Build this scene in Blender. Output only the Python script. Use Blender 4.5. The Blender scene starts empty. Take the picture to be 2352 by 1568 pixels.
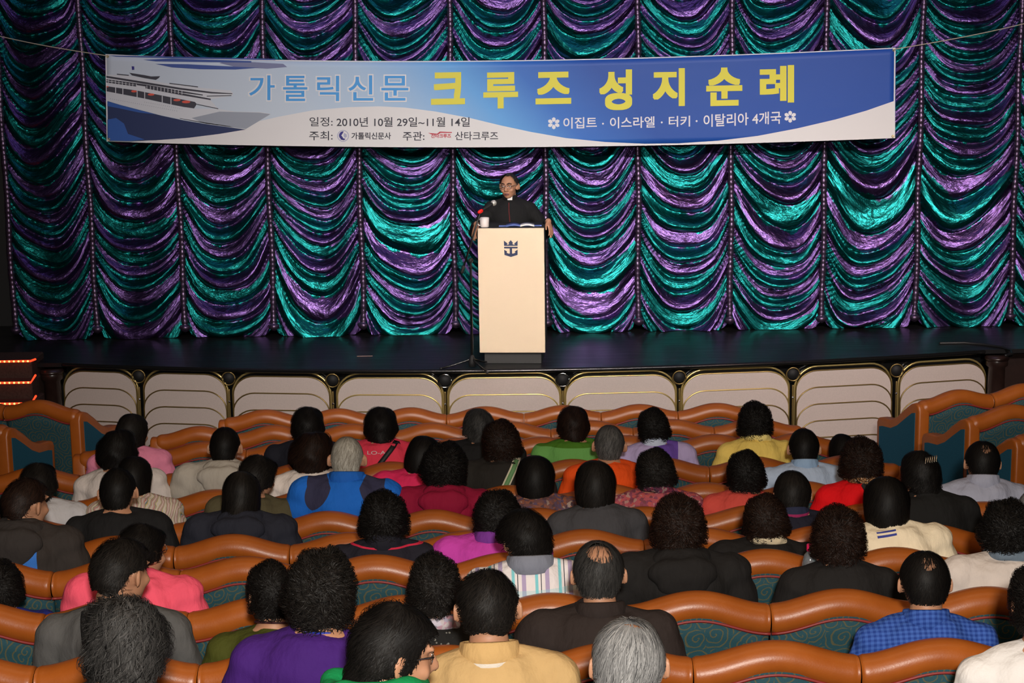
import bpy, math, random
import numpy as np
from mathutils import Vector, Matrix
from mathutils.bvhtree import BVHTree
from mathutils.geometry import tessellate_polygon

SC = bpy.context.scene
COL = SC.collection
random.seed(7)
RNG = np.random.default_rng(7)
PI = math.pi

# ------------------------------------------------------------------ camera, world, light, exposure
F = 4000.0
W0, H0 = 2352, 1568
PITCH = math.radians(10.3)
ROLL = math.radians(-0.82)
CAM = Vector((0.0, 0.0, 3.70))
ROT = Matrix.Rotation(PI / 2 - PITCH, 3, 'X') @ Matrix.Rotation(ROLL, 3, 'Z')
cd = bpy.data.cameras.new('camera')
cam = bpy.data.objects.new('camera', cd)
COL.objects.link(cam)
cam.location = CAM
cam.rotation_euler = ROT.to_euler()
cd.sensor_width = 36.0
cd.lens = F / W0 * 36.0
cd.clip_start = 0.05
cd.clip_end = 100
SC.camera = cam
vs = SC.view_settings
vs.view_transform = 'Standard'
vs.look = 'None'
vs.exposure = 0.0
vs.gamma = 1.0
vs.use_curve_mapping = False

world = bpy.data.worlds.new('world')
SC.world = world
world.use_nodes = True
world.node_tree.nodes['Background'].inputs[0].default_value = (1.0, 0.85, 0.75, 1)
world.node_tree.nodes['Background'].inputs[1].default_value = 0.010


def lamp(name, kind, loc, target, power, color, size=0.5, size_y=None, spot=60, blend=0.6):
    l = bpy.data.lights.new(name, kind)
    l.energy = power
    l.color = color
    if kind == 'AREA':
        l.shape = 'RECTANGLE'
        l.size = size
        l.size_y = size_y or size
    elif kind == 'SPOT':
        l.spot_size = math.radians(spot)
        l.spot_blend = blend
        l.shadow_soft_size = size
    else:
        l.shadow_soft_size = size
    o = bpy.data.objects.new(name, l)
    COL.objects.link(o)
    o.location = loc
    d = Vector(target) - Vector(loc)
    o.rotation_euler = d.to_track_quat('-Z', 'Y').to_euler()
    return o


# house lights in the ceiling over the seats, added flash-like lamp behind the camera, stage lamps
lamp('house_light', 'AREA', (0, 2.2, 6.3), (0, 2.8, 0), 60, (1.0, 0.66, 0.40), 6.0, 0.8)
lamp('house_light', 'AREA', (0, 6.0, 6.3), (0, 6.4, 0), 40, (1.0, 0.66, 0.40), 7.0, 0.8)
lamp('house_light', 'AREA', (0, 10.0, 6.3), (0, 10.4, 0), 16, (1.0, 0.68, 0.42), 7.0, 0.8)
lamp('added_flash_lamp', 'AREA', (0.15, -0.5, 4.25), (0.1, 10, 1.6), 470, (1.0, 0.93, 0.84), 0.22, 0.18)  # added just behind the camera, stands in for its flash
lamp('stage_spot', 'SPOT', (1.2, 5.5, 6.2), (0.05, 14.6, 1.30), 680, (1.0, 0.80, 0.60), 0.12, spot=9.5, blend=0.6)
fl = lamp('stage_front_light', 'AREA', (1.7, 3.4, 6.3), (1.2, 15.6, 1.75), 92, (1.0, 0.92, 0.88), 7.5, 0.3)
fl.data.spread = math.radians(34)
lamp('stage_wash', 'SPOT', (4.2, 8.5, 6.2), (3.2, 16.0, 0.9), 330, (1.0, 0.56, 0.45), 0.25, spot=38, blend=1.0)
lamp('stage_border_light', 'AREA', (0, 13.6, 6.3), (0, 16.1, 3.0), 40, (0.55, 0.50, 1.0), 9.0, 0.3)


def pix(px, py, Y):
    """point of the vertical plane at distance Y seen at a pixel of the photograph"""
    r = ROT @ Vector(((px - W0 / 2) / F, (H0 / 2 - py) / F, -1.0))
    t = Y / r.y
    return CAM + r * t


def pixz(px, py, z):
    r = ROT @ Vector(((px - W0 / 2) / F, (H0 / 2 - py) / F, -1.0))
    t = (z - CAM.z) / r.z
    return CAM + r * t


def px_per_m(p):
    d = ROT.transposed() @ (Vector(p) - CAM)
    return F / -d.z


# ------------------------------------------------------------------ materials
class NT:
    def __init__(self, name):
        self.m = bpy.data.materials.new(name)
        self.m.use_nodes = True
        self.t = self.m.node_tree
        self.b = self.t.nodes['Principled BSDF']

    def n(self, kind, **kw):
        nd = self.t.nodes.new(kind)
        for k, v in kw.items():
            setattr(nd, k, v)
        return nd

    def link(self, a, b):
        self.t.links.new(a, b)

    def set(self, sock, v):
        if isinstance(v, bpy.types.NodeSocket):
            self.link(v, sock)
        else:
            sock.default_value = v

    def math(self, op, a, b=0.0, c=None):
        nd = self.n('ShaderNodeMath', operation=op)
        self.set(nd.inputs[0], a)
        self.set(nd.inputs[1], b)
        if c is not None:
            self.set(nd.inputs[2], c)
        return nd.outputs[0]

    def mix(self, f, a, b):
        nd = self.n('ShaderNodeMix', data_type='RGBA')
        self.set(nd.inputs[0], f)
        self.set(nd.inputs[6], a if isinstance(a, bpy.types.NodeSocket) else (*a[:3], 1))
        self.set(nd.inputs[7], b if isinstance(b, bpy.types.NodeSocket) else (*b[:3], 1))
        return nd.outputs[2]

    def ramp(self, f, stops, mode='LINEAR'):
        nd = self.n('ShaderNodeValToRGB')
        nd.color_ramp.interpolation = mode
        els = nd.color_ramp.elements
        while len(els) < len(stops):
            els.new(0.5)
        for e, (p, c) in zip(els, stops):
            e.position = p
            e.color = (*c[:3], 1)
        self.set(nd.inputs[0], f)
        return nd.outputs[0]

    def coord(self, which='Object'):
        return self.n('ShaderNodeTexCoord').outputs[which]

    def sep(self, v):
        nd = self.n('ShaderNodeSeparateXYZ')
        self.link(v, nd.inputs[0])
        return nd.outputs

    def mapping(self, v, scale=(1, 1, 1), rot=(0, 0, 0), loc=(0, 0, 0)):
        nd = self.n('ShaderNodeMapping')
        self.link(v, nd.inputs[0])
        nd.inputs['Scale'].default_value = scale
        nd.inputs['Rotation'].default_value = rot
        nd.inputs['Location'].default_value = loc
        return nd.outputs[0]

    def noise(self, v, scale, detail=3, rough=0.55, out=0):
        nd = self.n('ShaderNodeTexNoise')
        if v is not None:
            self.link(v, nd.inputs['Vector'])
        nd.inputs['Scale'].default_value = scale
        nd.inputs['Detail'].default_value = detail
        nd.inputs['Roughness'].default_value = rough
        return nd.outputs[out]

    def bump(self, h, strength=0.3, dist=0.01):
        nd = self.n('ShaderNodeBump')
        nd.inputs['Strength'].default_value = strength
        nd.inputs['Distance'].default_value = dist
        self.link(h, nd.inputs['Height'])
        self.link(nd.outputs[0], self.b.inputs['Normal'])

    def p(self, color=None, rough=0.5, metal=0.0, spec=0.5, sheen=0.0):
        if color is not None:
            self.set(self.b.inputs['Base Color'], color if isinstance(color, bpy.types.NodeSocket) else (*color[:3], 1))
        self.set(self.b.inputs['Roughness'], rough)
        self.set(self.b.inputs['Metallic'], metal)
        self.b.inputs['Specular IOR Level'].default_value = spec
        if sheen:
            self.b.inputs['Sheen Weight'].default_value = sheen
        return self.m


def plain(name, color, rough=0.5, metal=0.0, spec=0.5, grain=0.0, gscale=60, bump=0.0):
    t = NT(name)
    if grain or bump:
        nz = t.noise(t.coord(), gscale, 3)
        if grain:
            dark = tuple(c * (1 - grain) for c in color)
            lite = tuple(min(1, c * (1 + grain)) for c in color)
            t.p(t.mix(nz, dark, lite), rough, metal, spec)
        else:
            t.p(color, rough, metal, spec)
        if bump:
            t.bump(nz, bump, 0.004)
    else:
        t.p(color, rough, metal, spec)
    return t.m


def emissive(name, color, strength):
    t = NT(name)
    t.p(color, 0.4)
    t.b.inputs['Emission Color'].default_value = (*color, 1)
    t.b.inputs['Emission Strength'].default_value = strength
    return t.m


def leather():
    t = NT('tan_leather')
    c = t.coord()
    big = t.noise(c, 9, 4)
    fine = t.noise(c, 140, 3)
    col = t.mix(big, (0.28, 0.064, 0.008), (0.43, 0.115, 0.014))
    t.p(col, t.math('MULTIPLY_ADD', big, 0.14, 0.30), 0, 0.5)
    t.bump(fine, 0.13, 0.003)
    return t.m


def swirl_fabric():
    t = NT('teal_swirl_fabric')
    c = t.coord()
    s = t.sep(c)
    flat = t.n('ShaderNodeCombineXYZ')
    t.link(t.math('MULTIPLY', s[0], 11.0), flat.inputs[0])
    t.link(t.math('MULTIPLY', s[2], 11.0), flat.inputs[1])
    nz = t.noise(flat.outputs[0], 0.8, 2, out=1)
    add = t.n('ShaderNodeVectorMath', operation='MULTIPLY_ADD')
    t.link(nz, add.inputs[0])
    add.inputs[1].default_value = (0.7, 0.7, 0)
    t.link(flat.outputs[0], add.inputs[2])
    vo = t.n('ShaderNodeTexVoronoi', voronoi_dimensions='2D', feature='F1')
    vo.inputs['Scale'].default_value = 1.0
    vo.inputs['Randomness'].default_value = 0.8
    t.link(add.outputs[0], vo.inputs['Vector'])
    sub = t.n('ShaderNodeVectorMath', operation='SUBTRACT')
    t.link(add.outputs[0], sub.inputs[0])
    t.link(vo.outputs['Position'], sub.inputs[1])
    ss = t.sep(sub.outputs[0])
    ang = t.math('ARCTAN2', ss[1], ss[0])
    ph = t.math('SINE', t.math('ADD', t.math('MULTIPLY', vo.outputs['Distance'], 26.0), ang))
    line = t.math('GREATER_THAN', ph, 0.72)
    weave = t.noise(c, 260, 2)
    teal = t.mix(weave, (0.014, 0.054, 0.072), (0.026, 0.088, 0.112))
    gold = t.mix(weave, (0.080, 0.074, 0.034), (0.14, 0.125, 0.058))
    t.p(t.mix(t.math('MULTIPLY', line, 0.8), teal, gold), 0.75, 0, 0.2)
    t.bump(weave, 0.2, 0.002)
    return t.m


def curtain_cloth():
    t = NT('two_tone_lame')
    uv = t.sep(t.coord('UV'))
    ob = t.coord('Object')
    uvc = t.coord('UV')
    n1 = t.noise(t.mapping(uvc, (5.0, 0.9, 1)), 1.0, 4)
    ph = t.math('ADD', t.math('MULTIPLY', uv[1], 0.5), t.math('MULTIPLY', t.math('SUBTRACT', n1, 0.5), 0.50))
    fr = t.math('FRACT', ph)
    n2 = t.noise(ob, 30, 3)
    teal = t.mix(n2, (0.003, 0.080, 0.080), (0.006, 0.150, 0.145))
    purp = t.mix(n2, (0.058, 0.031, 0.112), (0.115, 0.064, 0.195))
    uf = t.math('FRACT', uv[0])
    thr = t.math('MULTIPLY_ADD', t.math('SUBTRACT', uf, 0.5), -0.42, 0.5)
    w = t.math('MULTIPLY', t.math('SUBTRACT', fr, thr), 30.0)
    w.node.use_clamp = True
    w = t.math('MULTIPLY', w, t.math('LESS_THAN', fr, 0.97))
    col = t.mix(w, teal, purp)
    fine = t.noise(ob, 420, 2)
    glit = t.math('GREATER_THAN', fine, 0.68)
    t.p(col, t.math('MULTIPLY_ADD', fine, 0.16, 0.23), 0.95, 0.5)
    wr = t.noise(t.mapping(uvc, (4.0, 2.2, 1)), 1.0, 4, 0.55)
    wr2 = t.noise(t.mapping(uvc, (9.0, 7.0, 1)), 1.0, 3, 0.6)
    h = t.math('ADD', t.math('ADD', t.math('MULTIPLY', wr, 1.0), t.math('MULTIPLY', wr2, 0.10)), t.math('MULTIPLY', glit, 0.05))
    t.bump(h, 0.55, 0.045)
    return t.m


M = {}
M['leather'] = leather()
M['fabric'] = swirl_fabric()
M['piping'] = plain('red_piping', (0.24, 0.022, 0.020), 0.5)
M['blue_fabric'] = plain('deep_blue_fabric', (0.016, 0.090, 0.145), 0.85, 0, 0.2, 0.35, 120, 0.2)
M['curtain'] = curtain_cloth()
M['gather'] = plain('ruched_band_cloth', (0.105, 0.070, 0.125), 0.34, 0.85, 0.5, 0.6, 45, 0.5)
M['black'] = plain('black_paint', (0.004, 0.004, 0.0045), 0.7)
M['black_gloss'] = plain('black_gloss', (0.006, 0.006, 0.006), 0.18)
M['dark_wood'] = plain('dark_wood', (0.020, 0.010, 0.008), 0.3, 0, 0.5, 0.4, 20)
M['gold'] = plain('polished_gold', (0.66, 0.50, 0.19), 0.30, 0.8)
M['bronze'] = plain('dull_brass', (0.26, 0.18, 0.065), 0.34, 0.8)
M['chrome'] = plain('chrome', (0.62, 0.62, 0.60), 0.12, 1.0)
M['panel'] = plain('cream_pink_panel_cloth', (0.48, 0.405, 0.375), 0.9, 0, 0.15, 0.10, 90, 0.1)
M['carpet'] = plain('dark_carpet', (0.022, 0.020, 0.024), 0.95, 0, 0.1, 0.5, 90)
M['carpet_side'] = plain('brown_step_carpet', (0.05, 0.030, 0.025), 0.95, 0, 0.1, 0.5, 60)
M['red_led'] = emissive('red_led', (1.0, 0.045, 0.012), 2.2)
M['red_led_core'] = emissive('red_led_core', (1.0, 0.22, 0.05), 7.0)
M['lectern_front'] = plain('cream_laminate', (0.80, 0.64, 0.46), 0.55, 0, 0.3, 0.02, 8)
M['navy'] = plain('navy_ink', (0.018, 0.028, 0.085), 0.6)
M['white_gloss'] = plain('white_ceramic', (0.82, 0.74, 0.70), 0.15)
M['paper_blue'] = plain('blue_print_paper', (0.10, 0.16, 0.45), 0.5, 0, 0.4, 0.6, 30)
M['paper_white'] = plain('white_paper', (0.75, 0.73, 0.72), 0.6)
M['red_plastic'] = plain('red_plastic', (0.75, 0.015, 0.01), 0.4)
M['grille'] = plain('steel_mesh', (0.62, 0.60, 0.54), 0.42, 0.5, 0.5, 0.4, 300)
M['rope'] = plain('pale_cord', (0.42, 0.36, 0.27), 0.8)
M['tape'] = plain('pale_tape', (0.55, 0.36, 0.30), 0.6)
M['cable'] = plain('black_rubber', (0.008, 0.008, 0.008), 0.5)


def stage_floor_mat():
    t = NT('black_stage_boards')
    c = t.coord()
    nz = t.noise(t.mapping(c, (1.2, 12, 1)), 2.0, 5)
    col = t.mix(nz, (0.004, 0.004, 0.0045), (0.014, 0.013, 0.013))
    t.p(col, t.math('MULTIPLY_ADD', nz, 0.25, 0.22), 0, 0.3)
    t.bump(nz, 0.12, 0.004)
    return t.m


M['stage'] = stage_floor_mat()


# ------------------------------------------------------------------ mesh helpers
def mesh_obj(name, verts, faces, mat=None, parent=None, smooth=True, uv=None):
    me = bpy.data.meshes.new(name)
    me.from_pydata([tuple(v) for v in verts], [], [tuple(f) for f in faces])
    if smooth:
        me.polygons.foreach_set('use_smooth', [True] * len(me.polygons))
    if uv is not None:
        lay = me.uv_layers.new(name='UVMap')
        li = np.empty(len(me.loops), dtype=np.int32)
        me.loops.foreach_get('vertex_index', li)
        lay.data.foreach_set('uv', np.asarray(uv, dtype=np.float32)[li].ravel())
    if mat is not None:
        me.materials.append(mat)
    me.update()
    return link(name, me, parent)


def link(name, me, parent=None, mat=None):
    o = bpy.data.objects.new(name, me)
    COL.objects.link(o)
    if parent is not None:
        o.parent = parent
    if mat is not None:
        if not me.materials:
            me.materials.append(mat)
        o.material_slots[0].link = 'OBJECT'
        o.material_slots[0].material = mat
    return o


def empty(name, loc, label, cat, group=None, rotz=0.0):
    o = bpy.data.objects.new(name, None)
    COL.objects.link(o)
    o.empty_display_size = 0.1
    o.location = loc
    o.rotation_euler = (0, 0, rotz)
    tag(o, label, cat, group)
    return o


def tag(o, label, cat, group=None):
    o['label'] = label
    o['category'] = cat
    if group:
        o['group'] = group
    return o


def struct(o):
    o['kind'] = 'structure'
    return o


def grid_faces(nu, nv, wrap=False, off=0):
    f = []
    mu = nu if wrap else nu - 1
    for j in range(nv - 1):
        for i in range(mu):
            a = j * nu + i
            b = j * nu + (i + 1) % nu
            f.append((off + a, off + b, off + b + nu, off + a + nu))
    return f


class G:
    """collects vertices and faces for one mesh"""

    def __init__(self):
        self.v = []
        self.f = []

    def add(self, v, f):
        o = len(self.v)
        self.v += [tuple(p) for p in v]
        self.f += [tuple(i + o for i in q) for q in f]
        return self

    def box(self, c, s, bev=0.0, rot=None):
        hx, hy, hz = s[0] / 2, s[1] / 2, s[2] / 2
        b = min(bev, hx * 0.9, hy * 0.9, hz * 0.9)
        if b <= 0:
            v = [(x, y, z) for z in (-hz, hz) for y in (-hy, hy) for x in (-hx, hx)]
            f = [(0, 2, 3, 1), (4, 5, 7, 6), (0, 1, 5, 4), (2, 6, 7, 3), (0, 4, 6, 2), (1, 3, 7, 5)]
        else:
            v, f = [], []
            prof = []
            for z, ins in ((-hz, b), (-hz + b, 0), (hz - b, 0), (hz, b)):
                ring = []
                X, Y = hx - ins, hy - ins
                for sx, sy in ((1, 1), (-1, 1), (-1, -1), (1, -1)):
                    p1 = (sx * X, sy * (Y - b * 0.7), z)
                    p2 = (sx * (X - b * 0.7), sy * Y, z)
                    ring += [p1, p2] if sx * sy > 0 else [p2, p1]
                prof.append(ring)
            for r in prof:
                v += r
            f = grid_faces(8, 4, True)
            f.append(tuple(range(7, -1, -1)))
            f.append(tuple(range(24, 32)))
        if rot is not None:
            v = [rot @ Vector(p) for p in v]
        v = [(p[0] + c[0], p[1] + c[1], p[2] + c[2]) for p in v]
        return self.add(v, f)

    def tube(self, pts, rad, seg=10, cap=True, capk=1.0):
        """rad: number, list of numbers or list of (rx, ry)"""
        pts = [Vector(p) for p in pts]
        n = len(pts)
        if not isinstance(rad, (list, tuple)):
            rad = [rad] * n
        rad = [r if isinstance(r, (list, tuple)) else (r, r) for r in rad]
        if cap:
            d0 = (pts[0] - pts[1]).normalized()
            d1 = (pts[-1] - pts[-2]).normalized()
            r0, r1 = rad[0], rad[-1]
            m0, m1 = min(r0) * capk, min(r1) * capk
            pre = [(pts[0] + d0 * m0 * s, (r0[0] * c, r0[1] * c)) for s, c in ((0.98, 0.2), (0.8, 0.6), (0.45, 0.9))]
            post = [(pts[-1] + d1 * m1 * s, (r1[0] * c, r1[1] * c)) for s, c in ((0.45, 0.9), (0.8, 0.6), (0.98, 0.2))]
            pts = [p for p, _ in pre] + pts + [p for p, _ in post]
            rad = [r for _, r in pre] + rad + [r for _, r in post]
            n = len(pts)
        t = (pts[1] - pts[0]).normalized()
        up = Vector((0, 0, 1)) if abs(t.z) < 0.9 else Vector((0, 1, 0))
        a = t.cross(up).normalized()
        v = []
        for i in range(n):
            if i == 0:
                ti = (pts[1] - pts[0]).normalized()
            elif i == n - 1:
                ti = (pts[-1] - pts[-2]).normalized()
            else:
                ti = (pts[i + 1] - pts[i - 1]).normalized()
            a = (a - ti * a.dot(ti)).normalized()
            b = ti.cross(a)
            for k in range(seg):
                g = 2 * PI * k / seg
                v.append(pts[i] + a * (math.cos(g) * rad[i][0]) + b * (math.sin(g) * rad[i][1]))
        f = grid_faces(seg, n, True)
        f.append(tuple(range(seg)))
        f.append(tuple(range(n * seg - 1, (n - 1) * seg - 1, -1)))
        return self.add(v, f)

    def ell(self, c, r, rot=None, nu=16, nv=10):
        v = []
        for j in range(1, nv):
            th = PI * j / nv
            for i in range(nu):
                g = 2 * PI * i / nu
                p = Vector((r[0] * math.sin(th) * math.cos(g), r[1] * math.sin(th) * math.sin(g), r[2] * math.cos(th)))
                v.append(p)
        top = len(v)
        v.append(Vector((0, 0, r[2])))
        v.append(Vector((0, 0, -r[2])))
        if rot is not None:
            v = [rot @ p for p in v]
        v = [(p[0] + c[0], p[1] + c[1], p[2] + c[2]) for p in v]
        f = [tuple(reversed(q)) for q in grid_faces(nu, nv - 1, True)]
        for i in range(nu):
            f.append((top, i, (i + 1) % nu))
            b = (nv - 2) * nu
            f.append((top + 1, b + (i + 1) % nu, b + i))
        return self.add(v, f)

    def lathe(self, prof, c=(0, 0, 0), seg=24):
        v = []
        for r, z in prof:
            for k in range(seg):
                g = 2 * PI * k / seg
                v.append((c[0] + r * math.cos(g), c[1] + r * math.sin(g), c[2] + z))
        f = grid_faces(seg, len(prof), True)
        if prof[0][0] > 1e-6:
            f.append(tuple(range(seg - 1, -1, -1)))
        if prof[-1][0] > 1e-6:
            f.append(tuple(range((len(prof) - 1) * seg, len(prof) * seg)))
        return self.add(v, f)

    def poly_prism(self, pts2, y0, y1):
        """pts2 in (x, z); extruded from y0 to y1"""
        n = len(pts2)
        v = [(x, y0, z) for x, z in pts2] + [(x, y1, z) for x, z in pts2]
        f = [tuple(range(n)), tuple(range(2 * n - 1, n - 1, -1))]
        for i in range(n):
            j = (i + 1) % n
            f.append((i, i + n, j + n, j))
        return self.add(v, f)

    def xform(self, mtx):
        self.v = [tuple(mtx @ Vector(p)) for p in self.v]
        return self

    def obj(self, name, mat, parent=None, smooth=True):
        return mesh_obj(name, self.v, self.f, mat, parent, smooth)


def smooth_angle(o, deg=40):
    me = o.data
    try:
        me.set_sharp_from_angle(angle=math.radians(deg))
    except Exception:
        pass
    return o


def remesh(g, name, voxel, it=6, fac=0.5):
    """union of overlapping closed shapes as one continuous skin"""
    me = bpy.data.meshes.new(name)
    me.from_pydata(g.v, [], g.f)
    o = bpy.data.objects.new('work', me)
    COL.objects.link(o)
    m = o.modifiers.new('r', 'REMESH')
    m.mode = 'VOXEL'
    m.voxel_size = voxel
    s = o.modifiers.new('s', 'SMOOTH')
    s.factor = fac
    s.iterations = it
    dg = bpy.context.evaluated_depsgraph_get()
    out = bpy.data.meshes.new_from_object(o.evaluated_get(dg))
    out.name = name
    bpy.data.objects.remove(o)
    bpy.data.meshes.remove(me)
    out.polygons.foreach_set('use_smooth', [True] * len(out.polygons))
    return out


class Field:
    """smooth random field from plane waves"""

    def __init__(self, seed, freq, n=18, aniso=(1, 1, 1)):
        r = np.random.default_rng(seed)
        d = r.normal(size=(n, 3))
        d /= np.linalg.norm(d, axis=1)[:, None]
        self.k = d * freq * r.uniform(0.6, 1.4, size=(n, 1)) * np.array(aniso)
        self.p = r.uniform(0, 2 * PI, n)
        self.n = n

    def __call__(self, p):
        return np.sin(p @ self.k.T + self.p).sum(axis=-1) / math.sqrt(self.n / 2)


def get_co(me):
    a = np.empty(len(me.vertices) * 3, dtype=np.float32)
    me.vertices.foreach_get('co', a)
    return a.reshape(-1, 3).astype(float)


def get_no(me):
    a = np.empty(len(me.vertices) * 3, dtype=np.float32)
    me.vertices.foreach_get('normal', a)
    return a.reshape(-1, 3).astype(float)


def set_co(me, co):
    me.vertices.foreach_set('co', co.astype(np.float32).ravel())
    me.update()


# ------------------------------------------------------------------ rows of seats: depths and levels
ROWS = 'ABCDEFGHIJKL'
YROW = {r: 12.13 - 0.73 * i for i, r in enumerate(ROWS)}
SEAM_AT = {'A': (1380, 946), 'B': (1453, 982), 'C': (1140, 1023), 'D': (1003, 1079), 'E': (833, 1141), 'F': (633, 1199),
           'G': (939, 1247), 'H': (1309, 1296), 'I': (1099, 1396), 'J': (1212, 1515)}
SEAMTOP = 0.93
FLOOR = {}
for r in ROWS[:10]:
    FLOOR[r] = pix(*SEAM_AT[r], YROW[r]).z - SEAMTOP
FLOOR['K'] = FLOOR['J'] + 0.075
FLOOR['L'] = FLOOR['J'] + 0.15
for i in range(1, 12):                       # never step down towards the back
    FLOOR[ROWS[i]] = max(FLOOR[ROWS[i]], FLOOR[ROWS[i - 1]] + 0.02)
F0 = FLOOR['A']
STAGE_Z = pix(1175, 835, 14.50).z
print('floors', {k: round(v, 3) for k, v in FLOOR.items()}, 'stage', STAGE_Z)

# ------------------------------------------------------------------ setting
XW = 6.6
g = G()
ys = [16.9, YROW['A'] - 0.16]
prev = F0
g.box((0, (16.9 + YROW['A'] - 0.16) / 2, F0 - 0.1), (2 * XW, 16.9 - YROW['A'] + 0.16, 0.2))
for i in range(1, 12):
    r = ROWS[i]
    y1 = YROW[ROWS[i - 1]] - 0.16
    y0 = YROW[r] - 0.16 if i < 11 else -3.0
    g.box((0, (y0 + y1) / 2, FLOOR[r] - 0.3), (2 * XW, y1 - y0, 0.6))
struct(g.obj('floor', M['carpet'], smooth=False))
for nm, x in (('wall_left', -XW - 0.05), ('wall_right', XW + 0.05)):
    struct(G().box((x, 6.95, 3.1), (0.1, 19.9, 7.4)).obj(nm, M['black'], smooth=False))
struct(G().box((0, 16.85, 3.1), (2 * XW, 0.1, 7.4)).obj('wall_back', M['black'], smooth=False))
struct(G().box((0, -2.95, 3.1), (2 * XW, 0.1, 7.4)).obj('wall_front', M['black'], smooth=False))
struct(G().box((0, 6.95, 6.75), (2 * XW, 19.9, 0.1)).obj('ceiling', M['black'], smooth=False))

# stage: arc-shaped front
EDGE_C = pixz(1200, 846, STAGE_Z)
EDGE_L = pixz(160, 834, STAGE_Z)
EDGE_R = pixz(2245, 804, STAGE_Z)
half = (EDGE_R.x - EDGE_L.x) / 2
sag = (EDGE_L.y + EDGE_R.y) / 2 - EDGE_C.y
sag = max(0.25, sag)
XC = (EDGE_R.x + EDGE_L.x) / 2
RAD = half * half / (2 * sag) + sag / 2
YC0 = EDGE_C.y
print('stage edge', EDGE_C, EDGE_L, EDGE_R, 'R', RAD, 'sag', sag)


def arc_y(x, inset=0.0):
    return YC0 + inset + RAD - math.sqrt(max(RAD * RAD - (x - XC) ** 2, 0))


xs = np.linspace(XC - half - 0.06, XC + half + 0.06, 41)
out = [(x, arc_y(x)) for x in xs]
pts = [(-XW, out[0][1] + 0.12)] + out + [(XW, out[-1][1] + 0.12)] + [(XW, 16.8), (-XW, 16.8)]
n = len(pts)
g = G()
v = [(x, y, STAGE_Z) for x, y in pts] + [(x, y, STAGE_Z - 0.036) for x, y in pts]
f = [tuple(range(n)), tuple(range(2 * n - 1, n - 1, -1))] + [(i, i + n, (i + 1) % n + n, (i + 1) % n) for i in range(n)]
g.add(v, f)
st = g.obj('floor_stage', M['stage'], smooth=False)
struct(st)
g = G().tube([(x, y + 0.006, STAGE_Z - 0.019) for x, y in out], 0.019, 8)
ns = g.obj('trim_1', M['black_gloss'])
struct(ns)
fas = [(x, arc_y(x, 0.10)) for x in xs]
v = [(x, y, STAGE_Z - 0.036) for x, y in fas] + [(x, y, F0) for x, y in fas]
v += [(x, y + 0.1, STAGE_Z - 0.036) for x, y in fas] + [(x, y + 0.1, F0) for x, y in fas]
k = len(fas)
f = [(i, i + 1, i + 1 + k, i + k) for i in range(k - 1)] + [(i + 2 * k, i + 3 * k, i + 1 + 3 * k, i + 1 + 2 * k) for i in range(k - 1)]
struct(mesh_obj('wall_stage', v, f, M['black_gloss']))

# side columns at the ends of the stage front and the dark side cheeks
for nm, px, side in (('left', 122, -1), ('right', 2287, 1)):
    p = pix(px, 900, arc_y(XC + side * half))
    e = empty('stage_end_column', (p.x, p.y, F0), 'dark polished column ending the stage front at the %s aisle' % nm, 'column')
    hgt = STAGE_Z - F0 - 0.05
    G().lathe([(0.10, 0), (0.10, 0.06), (0.075, 0.08), (0.072, hgt - 0.10), (0.095, hgt - 0.08), (0.095, hgt)], seg=28).obj('shaft', M['dark_wood'], e)
    G().lathe([(0.097, hgt - 0.035), (0.104, hgt - 0.03), (0.104, hgt - 0.012), (0.097, hgt - 0.008)], seg=28).obj('collar_ring', M['dark_wood'], e)
    x0 = p.x + side * 0.1
    x1 = side * XW
    struct(G().box(((x0 + x1) / 2 if side > 0 else (x0 - 0.28 + x1) / 2, p.y + 0.30, (STAGE_Z - 0.07 + F0) / 2), (abs(x1 - x0) - (0.28 if side < 0 else 0), 0.2, STAGE_Z - 0.07 - F0)).obj('trim_%d' % (2 if side < 0 else 3), M['dark_wood'], smooth=False))

# lit steps beside the stage on the left
YS = 14.35
stp = empty('stage_steps', (pix(0, 900, YS).x, YS, F0), 'brown carpeted side steps edged with red rope lights', 'steps')
for i, py in enumerate((924, 876, 827)):
    y = YS + 0.16 * i
    pr = pix(74 - 1.0 * i, py, y)
    x0 = -XW
    zt = pr.z
    G().box(((x0 + pr.x) / 2 - stp.location.x, y + 0.2 - YS, (zt + F0) / 2 - F0), (pr.x - x0, 0.4, zt - F0), 0.01).obj('step', M['carpet_side'], stp, smooth=False)
    gl, gc = G(), G()
    a = Vector((x0 + 1.0, y - 0.012, zt - 0.005)) - stp.location
    b = Vector((pr.x - 0.005, y - 0.012, zt - 0.005)) - stp.location
    c = b + Vector((0.02, 0.08, 0.045 if i < 2 else 0.0))
    gl.tube([a, b, c], 0.009, 8)
    xx = b.x - 0.02
    while xx > -2.2:
        gc.ell((xx, b.y - 0.006, b.z), (0.010, 0.007, 0.008), nu=8, nv=6)
        xx -= 0.040
    gl.obj('rope_light', M['red_led'], stp)
    bl = gc.obj('rope_light_bulb', M['red_led_core'], stp)
    bl['kind'] = 'stuff'

# ------------------------------------------------------------------ stage front panels
PANELS = [(138, 312, 846, 4), (322, 520, 850, 5), (528, 758, 856, 5), (768, 1018, 859, 5), (1025, 1290, 858, 5),
          (1295, 1557, 854, 5), (1565, 1818, 847, 5), (1827, 2055, 839, 5), (2067, 2272, 830, 4)]


def arch(x0, x1, zt, z0, rc, rz):
    pts = [(x0, z0)]
    for i in range(9):
        a = PI - PI / 2 * i / 8
        pts.append((x0 + rc + rc * math.cos(a), zt - rz + rz * math.sin(a)))
    for i in range(9):
        a = PI / 2 - PI / 2 * i / 8
        pts.append((x1 - rc + rc * math.cos(a), zt - rz + rz * math.sin(a)))
    pts.append((x1, z0))
    return pts


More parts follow.
